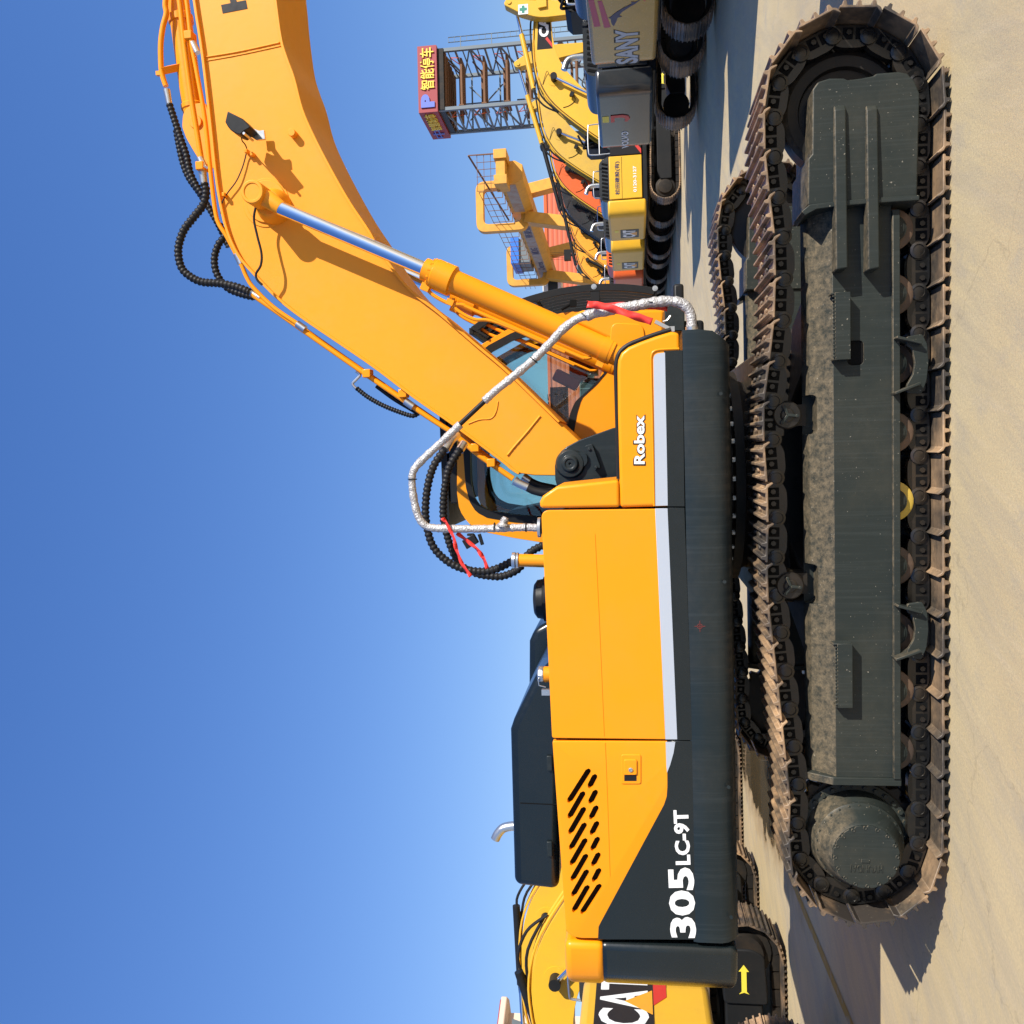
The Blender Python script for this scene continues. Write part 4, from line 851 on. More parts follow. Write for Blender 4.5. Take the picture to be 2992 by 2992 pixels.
def boom_profile(pitch):
    ft = Vector((.10, 1.72))
    up_ = [(-.12, 1.85), (.25, 2.40), (.9, 3.22), (1.55, 3.92), (2.1, 4.28), (2.7, 4.47), (3.6, 4.53), (4.6, 4.44), (5.45, 4.25)]
    lo_ = [(5.42, 3.98), (4.4, 4.0), (3.4, 3.88), (2.75, 3.62), (2.15, 3.15), (1.45, 2.55), (.75, 1.95), (.28, 1.58), (.05, 1.52)]
    def rot(p): v = Vector(p)-ft; return (ft.x+v.x*cos(pitch)-v.y*sin(pitch), ft.y+v.x*sin(pitch)+v.y*cos(pitch))
    return [rot(p) for p in smooth(up_, 3)], [rot(p) for p in smooth(lo_, 3)], rot
def machine(label, loc, heading, body='cat', boomc='cat', hood='volvo', cw=None, pitch=0, group='excavators parked in the row behind', side_txt=None, cw_txt=None, arrow=True, bellows=False, under=0.0, stickc=None, exhaust=True, ear=1.08, cylc=None):
    r = thing('excavator', label, 'excavator', loc, heading, group); cw = cw or body; stickc = stickc or boomc
    U = Matrix.Rotation(under, 4, 'Z')
    for sy in (-1, 1):
        gb = G(); bg_track(gb, 1.19*sy); t = mk('crawler_track', gb, ['shoe', 'dark'], r, flat=True); t.rotation_euler = (0, 0, under)
        gb = G(); gb.prism(rnd([(-1.55, .28), (1.6, .28), (1.6, .62), (1.4, .72), (-1.3, .72), (-1.55, .62)], .05), 1.19*sy-.2, 1.19*sy+.2)
        gb.prism(rnd([(1.2, .22), (1.78, .25), (1.86, .4), (1.86, .62), (1.7, .76), (1.2, .74)], .06), 1.19*sy-.24, 1.19*sy+.24)
        f = mk('track_frame', gb, 'black', r, bevel=.02); f.rotation_euler = (0, 0, under)
        for nm, x_, rr in (('drive_sprocket', -1.78, .30), ('idler_wheel', 1.78, .33)):
            w_ = mk(nm, G().lathe((x_, 1.19*sy-.12*sy, .49), (0, sy, 0), [(0, rr), (.25, rr), (.26, rr*.8), (.33, rr*.7), (.34, rr*.45)], 24), 'dark', r); w_.rotation_euler = (0, 0, under)
        if arrow:
            yo = 1.19*sy+.245*sy; gb = G(); gb.prism([(1.36, .47), (1.60, .47), (1.60, .44), (1.68, .50), (1.60, .56), (1.60, .53), (1.36, .53), (1.33, .56), (1.35, .50), (1.33, .44)], yo, yo+.004*sy); a_ = mk('arrow_decal', gb, 'warn', r); a_.rotation_euler = (0, 0, under)
    mk('swing_bearing', G().lathe((0, 0, .7), (0, 0, 1), [(0, .6), (.38, .6)], 32), 'black', r)
    mk('upper_deck', G().box(-2.2, 1.9, -1.33, 1.33, 1.02, 1.18), 'black', r, bevel=.02)
    # counterweight
    h = [(-2.1, -1.38), (-2.38, -1.38), (-2.52, -1.34), (-2.59, -1.24), (-2.60, -1.1)]
    c_ = mk('counterweight', G().prism(h+[(x, -y) for x, y in h[::-1]], 1.08, 2.26, 2), cw, r, bevel=.07, seg=4)
    # side panels
    for sy in (-1, 1):
        y0, y1 = sorted((1.385*sy, 1.33*sy))
        mk('side_panel', G().box(-2.085, -.75, y0, y1, 1.19, 2.20), body if not (side_txt and sy == -1) else body, r, bevel=.02)
        mk('side_panel', G().box(-.735, .35, y0, y1, 1.19, 2.16), ('decal' if side_txt else body), r, bevel=.02)
        mk('panel_seam', G().box(-2.07, -.78, 1.386*sy-.001, 1.386*sy+.001, 1.80, 1.812), 'void', r)
        if sy == 1: break
    for sy in (1,):
        pass
    mk('engine_bay', G().box(-2.1, .3, -1.32, 1.32, 1.19, 2.12), 'black', r)
    gb = G(); gb.prism(rnd([(-2.05, 2.1), (-2.0, 2.42), (-1.8, 2.52), (-.75, 2.52), (-.5, 2.12)], .12), -.95, .75); gb.m = 1
    for k in range(10): gb.obox((-1.9+k*.12, -.955, 2.34), (.06, .012, .19), Matrix.Rotation(.25, 3, 'Y'))
    for k in range(9): gb.obox((-1.85+k*.13, -.6, 2.523), (.06, .30, .008))
    mk('engine_hood', gb, [hood, 'void'], r)
    if exhaust: mk('exhaust_pipe', G().tube(smooth([(-1.25, -.35, 2.45), (-1.25, -.35, 2.75), (-1.32, -.35, 2.9), (-1.5, -.35, 2.97)], 5), .07, 14), 'steel', r)
    # right front steps and box
    mk('tool_box', G().prism(rnd([(.4, 1.18), (1.75, 1.18), (1.75, 1.55), (1.1, 2.0), (.4, 2.05)], .06), -1.36, -.62), body, r, bevel=.02)
    mk('handrail', G().tube(smooth([(1.65, -1.25, 1.5), (1.65, -1.25, 2.35), (1.5, -1.25, 2.5), (.7, -1.25, 2.5), (.55, -1.25, 2.4), (.55, -1.25, 2.0)], 4), .022, 8), 'white' if body == 'cat' else 'steel', r)
    mk('mirror', G().prism(rnd([(1.5, 2.5), (1.75, 2.5), (1.75, 2.85), (1.5, 2.85)], .04), -1.3, -1.26), 'black', r, bevel=.01)
    gb = G(); gb.tube(smooth([(-.62, -1.28, 2.15), (-.62, -1.28, 2.72), (-.5, -1.28, 2.82), (.2, -1.28, 2.82), (.32, -1.28, 2.72), (.32, -1.28, 2.1)], 4), .02, 8); gb.tube([(-.62, -1.28, 2.48), (.32, -1.28, 2.48)], .018, 8); mk('deck_rail', gb, 'steel', r)
    gb = G(); gb.tube(smooth([(.5, .40, 1.9), (.45, .36, 2.5), (.3, .2, 2.9), (.25, -.05, 3.05), (.5, -.15, 3.2)], 5), .035, 8); gb.tube(smooth([(.4, .30, 1.9), (.3, .26, 2.6), (.15, .1, 3.0), (.15, -.1, 3.0), (.35, -.2, 2.9)], 5), .035, 8); mk('swivel_hose', gb, 'rubber', r)
    mk('grab_pole', G().tube(smooth([(1.2, -1.3, 1.9), (1.25, -1.38, 2.6), (1.5, -1.42, 2.95), (1.75, -1.42, 2.9)], 4), .02, 8), 'black', r)
    # cab on the left
    co_ = [(.25, 1.2), (.25, 2.85), (.38, 2.98), (1.45, 2.98), (1.75, 2.2), (1.85, 1.6), (1.8, 1.2)]; ci = [(.36, 1.75), (.36, 2.78), (.44, 2.86), (1.38, 2.86), (1.62, 2.2), (1.70, 1.7), (1.2, 1.5)]
    cb = mk('cab', G().ring(rnd(co_, .08), rnd(ci, .06), .42, .48, 60), 'black', r)
    mk('cab_side', G().ring(rnd(co_, .08), rnd(ci, .06), 1.30, 1.36, 60), 'black', cb)
    gb = G(); 
    for a, b in (((.25, 1.2), (.25, 2.85)), ((.25, 2.85), (.38, 2.98)), ((.38, 2.98), (1.45, 2.98))): gb.face(gb.loop([(a[0], .43, a[1]), (b[0], .43, b[1]), (b[0], 1.35, b[1]), (a[0], 1.35, a[1])]))
    mk('cab_roof', gb, 'black', cb)
    for y_ in (.45, 1.33): mk('side_window', G().prism(rnd(ci, .06), y_, y_+.004), 'glassdark', cb)
    mk('seat', G().obox((.75, .9, 2.0), (.4, .45, .9)), 'black', cb, bevel=.08)
    # boom, arm, cylinders
    U_, L_, rot = boom_profile(pitch)
    bo = mk('boom', G().prism(U_+L_, -.24, .24), boomc, r, bevel=.006)
    gb = G()
    for sy in (-1, 1):
        for off in (.05, .12): gb.tube([(p[0], sy*(.24-off), p[1]+.06) for p in U_[3:-2]], .022, 6)
    mk('boom_pipes', gb, stickc, bo)
    gb = G(); q_ = [Vector((p[0], -.1, p[1]+.13)) for p in U_[8:24:3]]
    for j in range(len(q_)): q_[j] += Vector((0, .05*sin(j), .05*sin(j*1.9)))
    gb.tube(smooth(q_, 4), .03, 8)
    e0 = Vector((U_[8][0], -.05, U_[8][1]+.1)); e1 = Vector((U_[14][0], -.05, U_[14][1]+.1)); gb.tube(smooth([e0, e0.lerp(e1, .3)+Vector((-.06, 0, .28)), e0.lerp(e1, .7)+Vector((-.04, 0, .30)), e1], 5), .03, 8); mk('boom_hose', gb, 'rubber', bo)
    lp = rot((1.75, 3.35)); gb = G(); gb.obox((lp[0], -.36, lp[1]), (.14, .12, .12), Matrix.Rotation(.4, 3, 'Y')); gb.obox((lp[0]+.03, -.27, lp[1]-.06), (.05, .1, .03)); mk('boom_lamp', gb, 'black', bo)
    gb = G(); gb.tube(smooth([(lp[0], -.28, lp[1]-.05), (lp[0]-.15, -.255, lp[1]-.1), (lp[0]-.3, -.25, lp[1]+.1), (lp[0]-.35, -.25, lp[1]+.3)], 4), .009, 6); q0_ = rot((2.35, 4.05)); q1_ = rot((2.2, 4.3)); gb.tube(smooth([(pin_ := rot((2.35, 3.92)))and(q0_[0], -.45, q0_[1]), (q0_[0]+.25, -.30, q0_[1]+.1), (q1_[0], -.25, q1_[1])], 4), .009, 6); mk('boom_cable', gb, 'rubber', bo)
    pin = rot((2.35, 3.92))
    for sy in (-1, 1):
        a_ = Vector((pin[0], sy*.40, pin[1])); b_ = Vector((.95, sy*.40, 1.45)); d_ = (b_-a_).normalized(); l_ = (b_-a_).length
        mk('pin_boss', G().cyl((pin[0], sy*.23, pin[1]), (pin[0], sy*.50, pin[1]), .11, 20), 'black', bo)
        mk('pin_plate', G().cyl((pin[0], sy*.23, pin[1]), (pin[0], sy*.25, pin[1]), .22, 28), boomc, bo)
        cy = mk('boom_cylinder', G().cyl(a_+d_*l_*.5, b_, .085, 20), boomc, r); 
        if bellows:
            P_ = [a_+d_*l_*.52*k/60 for k in range(61)]; mk('cylinder_bellows', G().tube(P_, [.09 if k % 3 else .065 for k in range(61)], 12), 'rubber', cy, ang=60)
        mk('cylinder_rod', G().cyl(a_, a_+d_*l_*.52, .045, 16), 'chrome', cy)
    tp = Vector(rot((5.40, 4.12)))
    ar = [(tp.x-.42, tp.y+ear+.07), (tp.x-.22, tp.y+ear+.2), (tp.x+.10, tp.y+.75), (tp.x+.34, tp.y+.1), (tp.x+.30, tp.y-2.0), (tp.x+.05, tp.y-2.05), (tp.x-.22, tp.y-.3), (tp.x-.26, tp.y+.3)]
    am = mk('arm', G().prism(rnd(ar, [.12, .12, .1, .3, .05, .05, .2, .2]), -.17, .17), stickc, r, bevel=.02)
    mk('arm_pin', G().cyl((tp.x-.27, -.2, tp.y+ear), (tp.x-.27, .2, tp.y+ear), .07, 16), stickc, am)
    a_ = Vector((rot((2.2, 4.62))[0], 0, rot((2.2, 4.62))[1])); b_ = Vector((tp.x-.27, 0, tp.y+ear)); d_ = (b_-a_).normalized(); l_ = (b_-a_).length
    cy = mk('arm_cylinder', G().cyl(a_, a_+d_*l_*.62, .085, 20), cylc or (stickc if not bellows else 'black'), r)
    if bellows: P_ = [a_+d_*l_*(.55+.43*k/60) for k in range(61)]; mk('cylinder_bellows', G().tube(P_, [.10 if k % 3 else .07 for k in range(61)], 12), 'rubber', cy, ang=60)
    else: mk('cylinder_rod', G().cyl(a_+d_*l_*.5, b_, .05, 16), 'chrome', cy)
    gb = G(); gb.prism([(tp.x+.28, tp.y-1.9), (tp.x+.35, tp.y-2.5), (tp.x-.1, tp.y-2.9), (tp.x-.7, tp.y-2.85), (tp.x-1.0, tp.y-2.4), (tp.x-.6, tp.y-2.6), (tp.x-.1, tp.y-2.45)], -.55, .55); mk('bucket', gb, 'black', r, bevel=.02)
    r['_p'] = 0; del r['_p']
    return r, bo, am, c_
def local(r, p): 
    a = r.rotation_euler.z; return Vector(p)
HD = YAW+radians(0)      # heading to the right, across the view
def nrc(lat, dep, heading):   # swing centre from the near rear corner (-2.7, -1.38)
    o = yard(lat, dep); q = Matrix.Rotation(heading, 3, 'Z') @ Vector((-2.1, -1.38, 0)); return (o.x-q.x, o.y-q.y, 0)
def cw_text(r, c_, s, y0, y1, z0, z1, mat, x=-2.602, **k):
    """lettering on the counterweight's rear; y0 is its left end seen from behind"""
    return text('maker_lettering', s, (x, y0, z0), (x, y1, z0), (x, y0, z1), mat, r, **k)
def side_text(r, s, x0, x1, z0, z1, mat, y=-1.39, **k): return text('maker_lettering', s, (x0, y, z0), (x1, y, z0), (x0, y, z1), mat, r, **k)
def cat_plate(r, x, y0, y1, z0, z1):
    """black plate with white letters and a yellow triangle, on a rear face"""
    gb = G(); gb.prism(rnd([(y0, z0), (y1, z0), (y1, z1), (y0, z1)], .03), x-.004, x, 0); mk('maker_plate', gb, 'decal', r)
    w_ = y1-y0; text('maker_lettering', 'CAT', (x-.004, y0+w_*.08, z0+(z1-z0)*.18), (x-.004, y1-w_*.08, z0+(z1-z0)*.18), (x-.004, y0+w_*.08, z1-(z1-z0)*.12), 'white', r, bold=.05, depth=.002)
    gb = G(); m_ = (y0+y1)/2; gb.prism([(m_-.24*w_, z0+(z1-z0)*.10), (m_+.20*w_, z0+(z1-z0)*.10), (m_, z0+(z1-z0)*.5)], x-.008, x-.0065, 0); mk('maker_triangle', gb, 'orgy', r)
G1 = 'excavators parked side by side in the row on the right'
# M1 nearest
r, bo, am, c_ = machine('yellow excavator at the right edge, a leaping dolphin and pink stripes on its tall counterweight', nrc(8.75, 14.1, HD), HD, 'yellow_shaded', 'cat2', 'volvo', group=G1)
cw_text(r, c_, 'SANY', 1.30, .04, 1.38, 1.84, 'decal', x=-2.602, bold=.07, depth=.001); cw_text(r, c_, 'SANY', 1.27, .07, 1.41, 1.81, 'stripe', x=-2.604, bold=.035, depth=.002)
dol = [(-.10, 0), (.0, .07), (.12, .13), (.30, .19), (.36, .26), (.42, .22), (.60, .17), (.80, .06), (.95, -.06), (1.06, -.02), (1.03, -.12), (1.10, -.20), (.94, -.15), (.80, -.06), (.60, .03), (.45, .05), (.36, -.04), (.33, .05), (.15, .02)]
gb = G(); gb.prism([(-.12-.60*x, 1.80+.75*y-.24*x) for x, y in dol], -2.606, -2.600, 0); mk('dolphin_decal', gb, 'navy', r)
for k, (ya, za) in enumerate(((-.10, 2.05), (-.04, 1.88))): gb = G(); gb.prism([(ya, za), (ya-.82, za+.08+k*.04), (ya-.82, za+.17+k*.02), (ya, za+.11)], -2.606, -2.600, 0); mk('pink_stripe', gb, 'pink', r)
gb = G(); gb.prism([(-.72, 1.30), (-1.2, 1.34), (-1.2, 1.48), (-.9, 1.44)], -2.606, -2.600, 0); mk('red_decal', gb, 'red', r)
machine('yellow excavator just beyond the right edge, nearer than the one with the dolphin', nrc(8.6, 9.6, HD), HD, 'cat', 'cat', 'volvo', group=G1)
# M2 slate
r, bo, am, c_ = machine('slate grey excavator with slotted bonnet and bright exhaust elbow, beside the dolphin counterweight', nrc(9.1, 18.6, HD+.04), HD+.04, 'volvo', 'cat', 'volvo', group=G1)
cw_text(r, c_, 'VOLVO', 1.30, .45, 1.60, 1.76, 'white', x=-2.604, bold=.02)
gb = G(); gb.prism([(-.05, 1.98), (-.35, 1.98), (-.36, 1.72), (-.30, 1.60), (-.16, 1.56), (-.05, 1.62), (-.05, 1.68), (-.18, 1.66), (-.25, 1.74), (-.25, 1.90), (-.05, 1.90)], -2.615, -2.605, 0); mk('hook_decal', gb, 'red', r)
gb = G(); gb.box(-2.607, -2.601, -.32, -.05, 2.02, 2.16); mk('warning_label', gb, 'warn', r)
# M3
r, bo, am, c_ = machine('yellow excavator with black side panel and red slash, Chinese characters on its yellow door', nrc(9.6, 28.0, HD), HD, 'cat', 'cat', 'volvo', group=G1, side_txt=True)
side_text(r, 'CAT', -.28, .33, 1.72, 1.98, 'white', bold=.05); side_text(r, '323DL', -.30, .30, 1.42, 1.54, 'white', bold=.02)
gb = G(); gb.prism([(-.73, 1.20), (-.58, 1.20), (-.28, 1.42), (-.43, 1.42)], -1.392, -1.388); mk('red_slash', gb, 'red', r)
side_text(r, '松田建設(有)', -1.95, -.92, 1.86, 2.02, 'navy', bold=.01); side_text(r, '0120-3127', -1.90, -1.1, 1.36, 1.46, 'white', bold=.02)
cat_plate(r, -2.602, .95, .05, 1.30, 1.90)
text('boom_lettering', 'CAT', (3.75, -.243, 4.06), (4.65, -.243, 4.06), (3.75, -.243, 4.38), 'white', bo, bold=.05)
gb = G(); gb.prism([(3.35, 3.95), (5.1, 4.05), (5.1, 4.36), (3.35, 4.46)], -.2415, -.235); mk('boom_decal', gb, 'decal', bo)
gb = G(); gb.prism([(3.38, 3.96), (3.52, 3.96), (3.75, 4.12), (3.68, 4.18)], -.2435, -.24); mk('red_slash', gb, 'red', bo)
gb = G(); gb.box(-2.607, -2.60, .1, .32, 1.96, 2.08); mk('warning_label', gb, 'warn', r)
# M4
r, bo, am, c_ = machine('faded yellow excavator parked directly beyond the one with the black side panel', nrc(9.6, 31.9, HD), HD, 'cat', 'cat2', 'volvo', group=G1, pitch=.07, stickc='cat')
cat_plate(r, -2.602, .95, .05, 1.30, 1.90); gb = G(); gb.box(-2.607, -2.60, .1, .32, 1.96, 2.08); mk('warning_label', gb, 'warn', r)
def cross(am, tp):
    gb = G(); x, z = tp; gb.prism([(x-.16, z-.16), (x+.16, z-.16), (x+.16, z+.16), (x-.16, z+.16)], -.176, -.172); mk('white_label', gb, 'white', am)
    gb = G(); gb.box(x-.12, x+.12, -.181, -.177, z-.045, z+.045); gb.prism([(x-.045, z-.12), (x+.045, z-.12), (x+.045, z+.12), (x-.045, z+.12)], -.183, -.1815); mk('green_cross', gb, 'green', am)
cross(am, (5.36, 4.62))
# M5 orange-red
r, bo, am, c_ = machine('red-orange excavator behind the faded yellow one, seen past the black window guard', nrc(9.6, 35.6, HD), HD, 'org2', 'org2', 'org2', group=G1, bellows=True, stickc='cat', pitch=.05); gb = G(); gb.box(-2.607, -2.60, .6, .95, 1.5, 1.7); mk('warning_label', gb, 'warn', r)
r, bo, am, c_ = machine('dark grey excavator with a dark boom, beyond the red-orange one', nrc(9.6, 39.8, HD), HD, 'volvo', 'volvo', 'volvo', group=G1, bellows=True, stickc='black', pitch=.04)
r, bo, am, c_ = machine('amber excavator with a bellows-covered boom ram beyond the dark grey one', nrc(9.7, 44.6, HD), HD, 'orgy', 'orgy', 'volvo', group=G1, bellows=True)
r, bo, am, c_ = machine('farthest excavator of the right-hand row, amber, beside the crane legs', nrc(9.6, 49.5, HD), HD, 'orgy', 'orgy', 'volvo', group=G1, bellows=True)
# second row facing the other way: only arms and booms show over the first
G2 = 'excavators of the second row whose booms rise over the first'
r, bo, am, c_ = machine('yellow excavator with a green cross on its arm, right of the sign tower base', (*yard(21.6, 29.0)[:2], 0), HD+pi, 'cat', 'cat', 'volvo', group=G2, pitch=.02); 
for y_ in (1,):
    gb = G(); x, z = 5.36, 4.85; gb.prism([(x-.16, z-.16), (x+.16, z-.16), (x+.16, z+.16), (x-.16, z+.16)], .172, .178); mk('white_label', gb, 'white', am)
    gb = G(); gb.box(x-.12, x+.12, .179, .183, z-.045, z+.045); gb.prism([(x-.045, z-.12), (x+.045, z-.12), (x+.045, z+.12), (x-.045, z+.12)], .1835, .185); mk('green_cross', gb, 'green', am)
# left rear row, facing left
G3 = 'excavators parked in the row behind on the left'
HL = HD+pi+radians(8)
def pinloc(lat, dep, pitch, head):
    _, _, rot = boom_profile(pitch); p = rot((2.35, 3.92)); o = yard(lat, dep); q = Matrix.Rotation(head, 3, 'Z') @ Vector((p[0], .4, 0)); return (o.x-q.x, o.y-q.y, 0)
HL = HD+pi
machine('yellow excavator with its boom arching over the charcoal engine hood, farther of the pair', pinloc(-9.17, 20.0, -.03, HL), HL, 'cat', 'cat', 'volvo', group=G3, pitch=-.03, ear=.5, cylc='black')
machine('yellow excavator with a chrome boom ram and hose bundles, second from the left corner', pinloc(-8.56, 16.2, -.253, HL), HL, 'cat', 'cat', 'volvo', group=G3, pitch=-.253, ear=.45, cylc='black')
machine('excavator with a yellow arrow on its track frame, low behind the orange counterweight', (*yard(-7.15, 12.4)[:2], 0), HL, 'cat', 'cat', 'volvo', group=G3, pitch=.0, under=pi, exhaust=False)
r, bo, am, c_ = machine('big yellow excavator at the lower left corner, large white letters on its counterweight', (*yard(-7.11, 7.42)[:2], 0), HL, 'cat', 'cat', 'volvo', group=G3, pitch=.0)
gb = G(); gb.prism(rnd([(-.36, 1.60), (-1.36, 1.60), (-1.36, 2.13), (-.36, 2.13)], .03), -2.606, -2.585, 0); mk('maker_plate', gb, 'decal', r)
gb = G(); gb.prism([(-.95, 1.48), (-1.28, 1.48), (-1.28, 1.60), (-.80, 1.60)], -2.606, -2.585, 0); mk('tail_lamp', gb, 'red', r)
text('maker_lettering', 'CAT', (-2.607, -.42, 1.645), (-2.607, -1.30, 1.645), (-2.607, -.42, 2.09), 'white', r, bold=.018, depth=.003)
gb = G(); gb.prism([(-.64, 1.61), (-1.04, 1.61), (-.84, 1.86)], -2.6125, -2.610, 0); mk('maker_triangle', gb, 'orgy', r)
q = G(); q.lathe((-2.35, -.60, 2.24), (0, 0, 1), [(0, .05), (.10, .05), (.10, .065), (.20, .06), (.23, .03)], 18); mk('beacon', q, 'amberl', r)

# ================================================================== SIGN TOWER
tw = thing('parking_tower', 'steel lattice car-parking tower with a red sign box at its top', 'parking tower', yard(32.0, 70.0), YAW)
D, Wd, H0, H1 = 5.2, 5.3, 16.4, 17.95
gb = G(); gb.box(-.0, Wd, 0, D, H0, H1); sg = mk('sign_box', gb, 'signred', tw)
gb = G(); gb.box(.2, Wd-.2, .2, D-.2, H0-.5, H0-.01); mk('machine_deck', gb, 'dark', tw)
text('sign_lettering', '智能停车', (1.75, -.02, H0+.22), (Wd-.2, -.02, H0+.22), (1.75, -.02, H1-.22), 'signyel', sg, bold=.012, depth=.08)
text('sign_lettering', 'P', (.35, -.02, H0+.22), (1.4, -.02, H0+.22), (.35, -.02, H1-.22), 'signblue', sg, bold=.07, depth=.08)
text('sign_lettering', '智慧城市', (-.02, D-1.9, H0+.3), (-.02, .3, H0+.3), (-.02, D-1.9, H1-.3), 'signyel', sg, bold=.01, depth=.08)
text('sign_lettering', '中', (-.02, D-.35, H0+.3), (-.02, D-2.0, H0+.3), (-.02, D-.35, H1-.3), 'signblue', sg, bold=.01, depth=.08)
for x_, y_ in ((.3, .4), (Wd-.3, .4), (.3, D-.4), (Wd-.3, D-.4)):
    mk('column', G().box(x_-.13, x_+.13, y_-.13, y_+.13, 0, H0), 'galv', tw)
for sx in (.3, Wd-.3):
    gb = G()
    for k in range(13):
        z_ = 1.2*k+.6; gb.bar((sx, .4, z_), (sx, D-.4, z_), .14, .14); gb.bar((sx, .4, z_+.6), (sx, D-.4, z_+.6), .08, .08); gb.bar((sx, .4 if k % 2 else D-.4, z_), (sx, D-.4 if k % 2 else .4, z_+1.2), .11, .11)
    mk('side_bracing', gb, 'galv', tw)
gb = G()
for k in range(6): gb.bar((.3, D-.4, 2.4+2.4*k), (Wd-.3, D-.4, 2.4+2.4*k), .12, .12)
for k in range(3):
    z_ = 2.4+4.6*k
    for a_ in range(8): gb.bar((Wd/2, D-.3, z_+1.6), (Wd/2+2.0*cos(a_*pi/4), D-.3, z_+1.6+2.0*sin(a_*pi/4)), .09, .09)
mk('rear_bracing', gb, 'galv', tw)
for k in range(8):
    z_ = 1.6+1.85*k; gb = G(); gb.box(.75, Wd-.7, 1.0, 2.6, z_, z_+.16); gb.box(.75, .85, .9, 2.7, z_-.1, z_+.3); gb.m = 1
    for sx in (.75, Wd-.7):
        for yy_ in (1.0, 2.6): gb.bar((sx, yy_, z_+.1), (sx+(.5 if sx < 2 else -.5)*-1, 1.8, z_+1.1), .05, .05)
    gb.m = 0; gb.box(.75, Wd-.7, 3.2, 4.4, z_+.5, z_+.66); gb.bar((Wd-.7, 1.8, z_+1.1), (Wd-.7, 3.8, z_+.6), .08, .08)
    mk('parking_pallet', gb, ['rust', 'org2'], tw)
gb = G()
for k in range(2): gb.bar((Wd+.3, .4, 1), (Wd+.3, .4, 15.5), .05, .05); gb.bar((Wd+.7, .4, 1), (Wd+.7, .4, 15.5), .05, .05)
for k in range(6): gb.bar((Wd-.3, .4, 2+2.5*k), (Wd+.7, .4, 2+2.5*k), .06, .06)
for k in range(30): gb.bar((Wd+.3, .4, 1+.5*k), (Wd+.7, .4, 1+.5*k), .03, .03)
mk('ladder', gb, 'galv', tw)
gb = G()
for k in range(6): gb.box(.35, Wd-.35, .5+.8*k, .9+.8*k, H0-.62, H0-.52)
mk('deck_beams', gb, 'rust', tw)

# ================================================================== GANTRY CRANE
cr = thing('gantry_crane', 'yellow gantry crane with rust-streaked girder, hoop frames and walkway rail', 'gantry crane', yard(22.35, 57.5), YAW)
zg = 10.0; gl = 27
gb = G(); gb.prism([(-.62, zg), (-.75, zg-.3), (-.75, zg-1.1), (-.45, zg-1.6), (.45, zg-1.6), (.75, zg-1.1), (.75, zg-.3), (.62, zg)], 1.0, gl, 1)
gr = mk('girder', gb, 'crane', cr, bevel=.03)
gb = G(); gb.box(-.77, -.752, 1.2, 6.6, zg-1.08, zg-.32); mk('girder_side_plate', gb, 'craneg', gr)
gb = G(); gb.box(-.77, -.752, 8.5, gl-1, zg-1.08, zg-.32); mk('girder_side_plate', gb, 'craneg', gr)
text('girder_lettering', '華東重機', (-.772, 12.8, zg-1.0), (-.772, 9.2, zg-1.0), (-.772, 12.8, zg-.4), 'navy', gr, bold=.01, depth=.02)
text('girder_lettering', 'MDG', (-.772, 17.4, zg-1.0), (-.772, 15.6, zg-1.0), (-.772, 17.4, zg-.4), 'navy', gr, bold=.01, depth=.02)
text('girder_lettering', 'Ourea', (-.772, 22.4, zg-1.0), (-.772, 19.8, zg-1.0), (-.772, 22.4, zg-.4), 'navy', gr, bold=.0, depth=.02)
mk('end_beam', G().box(-1.15, 1.0, -.2, .9, zg-.6, zg+.0), 'crane', cr, bevel=.02)
for xa in (-1.2, .45): mk('end_cap', G().box(xa, xa+.6, -.35, 1.2, zg-.72, zg+.12), 'crane', cr, bevel=.02)
for yb in (7.5, 23.5):
    for sx in (-1, 1):
        mk('leg', G().bar((sx*.95, yb, zg-1.0), (sx*2.5, yb, .8), .8, 1.0, (0, 1, 0)), 'crane', cr, bevel=.03)
    mk('sill_beam', G().box(-3.3, 3.3, yb-.4, yb+.4, .35, 1.0), 'crane', cr, bevel=.03)
    gb = G(); o_ = rnd([(-1.85, zg-1.2), (-1.85, zg+2.6), (1.85, zg+2.6), (1.85, zg-1.2)], .7, 8); i_ = rnd([(-1.3, zg-.7), (-1.3, zg+2.05), (1.3, zg+2.05), (1.3, zg-.7)], .4, 8); gb.ring(o_, i_, yb-.3, yb+.3, 90); mk('hoop_frame', gb, 'crane', cr, bevel=.02)
gb = G()
for k in range(21): gb.bar((-1.25, .8+1.25*k, zg-.1), (-1.25, .8+1.25*k, zg+1.3), .035, .035); gb.bar((-1.25, .8+1.25*k, zg-.1), (-.6, .8+1.25*k, zg-.1), .05, .05)
for z_ in (.4, .85, 1.3): gb.bar((-1.25, .8, zg+z_), (-1.25, gl, zg+z_), .03, .03)
for z_ in (0, .45, .9, 1.35): gb.bar((-1.25, .6, zg+z_), (1.1, .6, zg+z_), .03, .03)
for k in range(6): gb.bar((-1.25+.47*k, .6, zg), (-1.25+.47*k, .6, zg+1.4), .03, .03)
gb.bar((1.1, .5, zg+1.9), (-1.35, 6.5, zg+.1), .09, .09); gb.bar((1.1, .5, zg+1.9), (1.1, .5, zg), .06, .06)
mk('walkway_rail', gb, 'rust', cr)
gb = G(); gb.box(-1.1, 1.1, 18.5, 22.0, zg+.9, zg+1.6); mk('trolley_roof', gb, 'bluetin', cr); mk('trolley', G().box(-1.0, 1.0, 18.7, 21.8, zg+.0, zg+.9), 'galv', cr)
gb = G(); gb.box(-2.6, -.9, 24.6, 27.0, zg-2.2, zg-.5); kb = mk('operator_cab', gb, 'white', cr, bevel=.03)
gb = G(); gb.box(-2.62, -2.6, 24.9, 26.7, zg-1.9, zg-1.0); gb.box(-2.4, -1.1, 24.58, 24.6, zg-1.9, zg-1.0); mk('cab_window', gb, 'pane', kb)
hk = G(); 
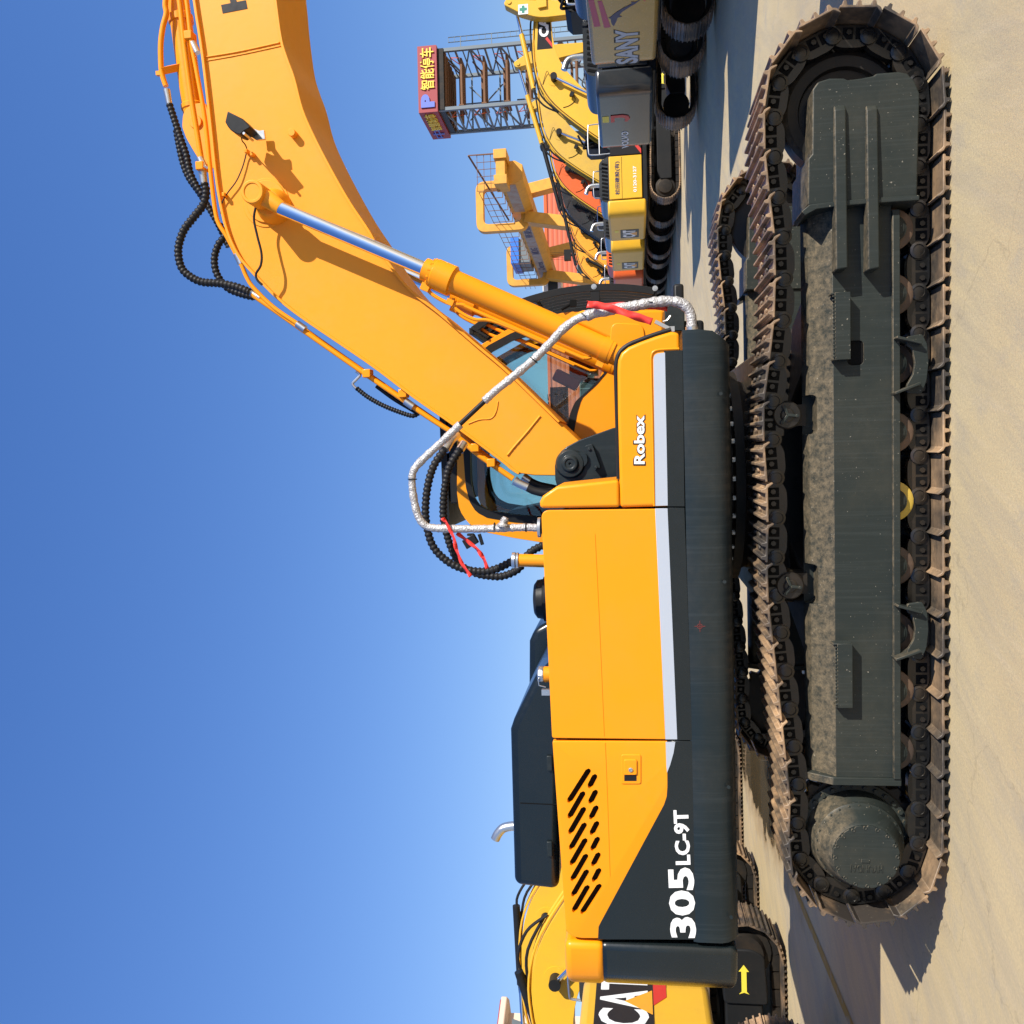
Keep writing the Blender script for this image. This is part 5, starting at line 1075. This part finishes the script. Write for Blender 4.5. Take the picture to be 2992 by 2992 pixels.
for k in range(5): hk.bar((-.3+.15*k, 21.0, zg-1.6), (-.3+.15*k, 21.0, 7.2), .02, .02)
hk.obox((0, 21.0, 6.9), (.9, .5, .6)); hk.tube(smooth([(0, 21, 6.6), (0, 21, 6.3), (.22, 21, 6.1), (.1, 21, 5.8), (-.15, 21, 5.85), (-.2, 21, 6.05)], 4), .09, 8)
mk('hook_block', hk, 'black', cr)

# ================================================================== BUILDINGS
rb = thing('warehouse', 'long orange-red corrugated warehouse with a dark window band, behind the crane legs', 'warehouse', yard(0, 112), YAW)
mk('wall', G().box(6, 40.8, 0, 18, 0, 11.6), 'redwall', rb)
mk('roof_trim', G().box(5.9, 41, -.15, 18.2, 11.6, 11.95), 'org2', rb)
for k in range(7):
    x_ = 37.3-k*4.3; f = mk('window', G().box(x_-1.9, x_+1.9, -.10, .1, 6.2, 8.0), 'galv', rb); gb = G()
    for j in range(3): gb.box(x_-1.8+1.25*j, x_-.68+1.25*j, -.13, -.11, 6.3, 7.9)
    mk('pane', gb, 'pane', f)
    f = mk('window', G().box(x_-1.9, x_+1.9, -.10, .1, 1.9, 3.6), 'galv', rb); gb = G()
    for j in range(3): gb.box(x_-1.8+1.25*j, x_-.68+1.25*j, -.13, -.11, 2.0, 3.5)
    mk('pane', gb, 'pane', f)
lbd = thing('office_building', 'pale tan building with tilted open windows and a thick cornice at the far left', 'building', yard(-22.3, 39.5), YAW+pi+radians(63))
# local +x runs leftwards and towards the camera
mk('wall', G().box(0, 14, -8, 0, 0, 8.3), 'tan', lbd)
mk('cornice', G().prism([(.35, 8.3), (.55, 8.4), (.55, 8.65), (-8.3, 8.65), (-8.3, 8.3)], -.4, 14.4, 0), 'tan', lbd, bevel=.04)
mk('parapet', G().box(-.3, 14.3, -8.2, .45, 8.65, 8.70), 'signred', lbd); lbd.location.z = -.62
for k in range(8):
    x_ = 1.1+1.75*k
    for z_ in (6.75, 3.0):
        f = mk('window', G().box(x_-.5, x_+.5, -.1, .03, z_-.05, z_+1.35), 'galv', lbd); mk('pane', G().box(x_-.45, x_+.45, .031, .04, z_, z_+1.3), 'pane', f)
        gb = G(); gb.obox((x_, .30, z_+.72), (.9, .03, 1.25), Matrix.Rotation(radians(-26), 3, 'X')); mk('sash', gb, 'galv', f)
mk('mast', G().cyl((2.6, -.5, 8.6), (2.6, -.5, 10.6), .06, 10), 'white', lbd)
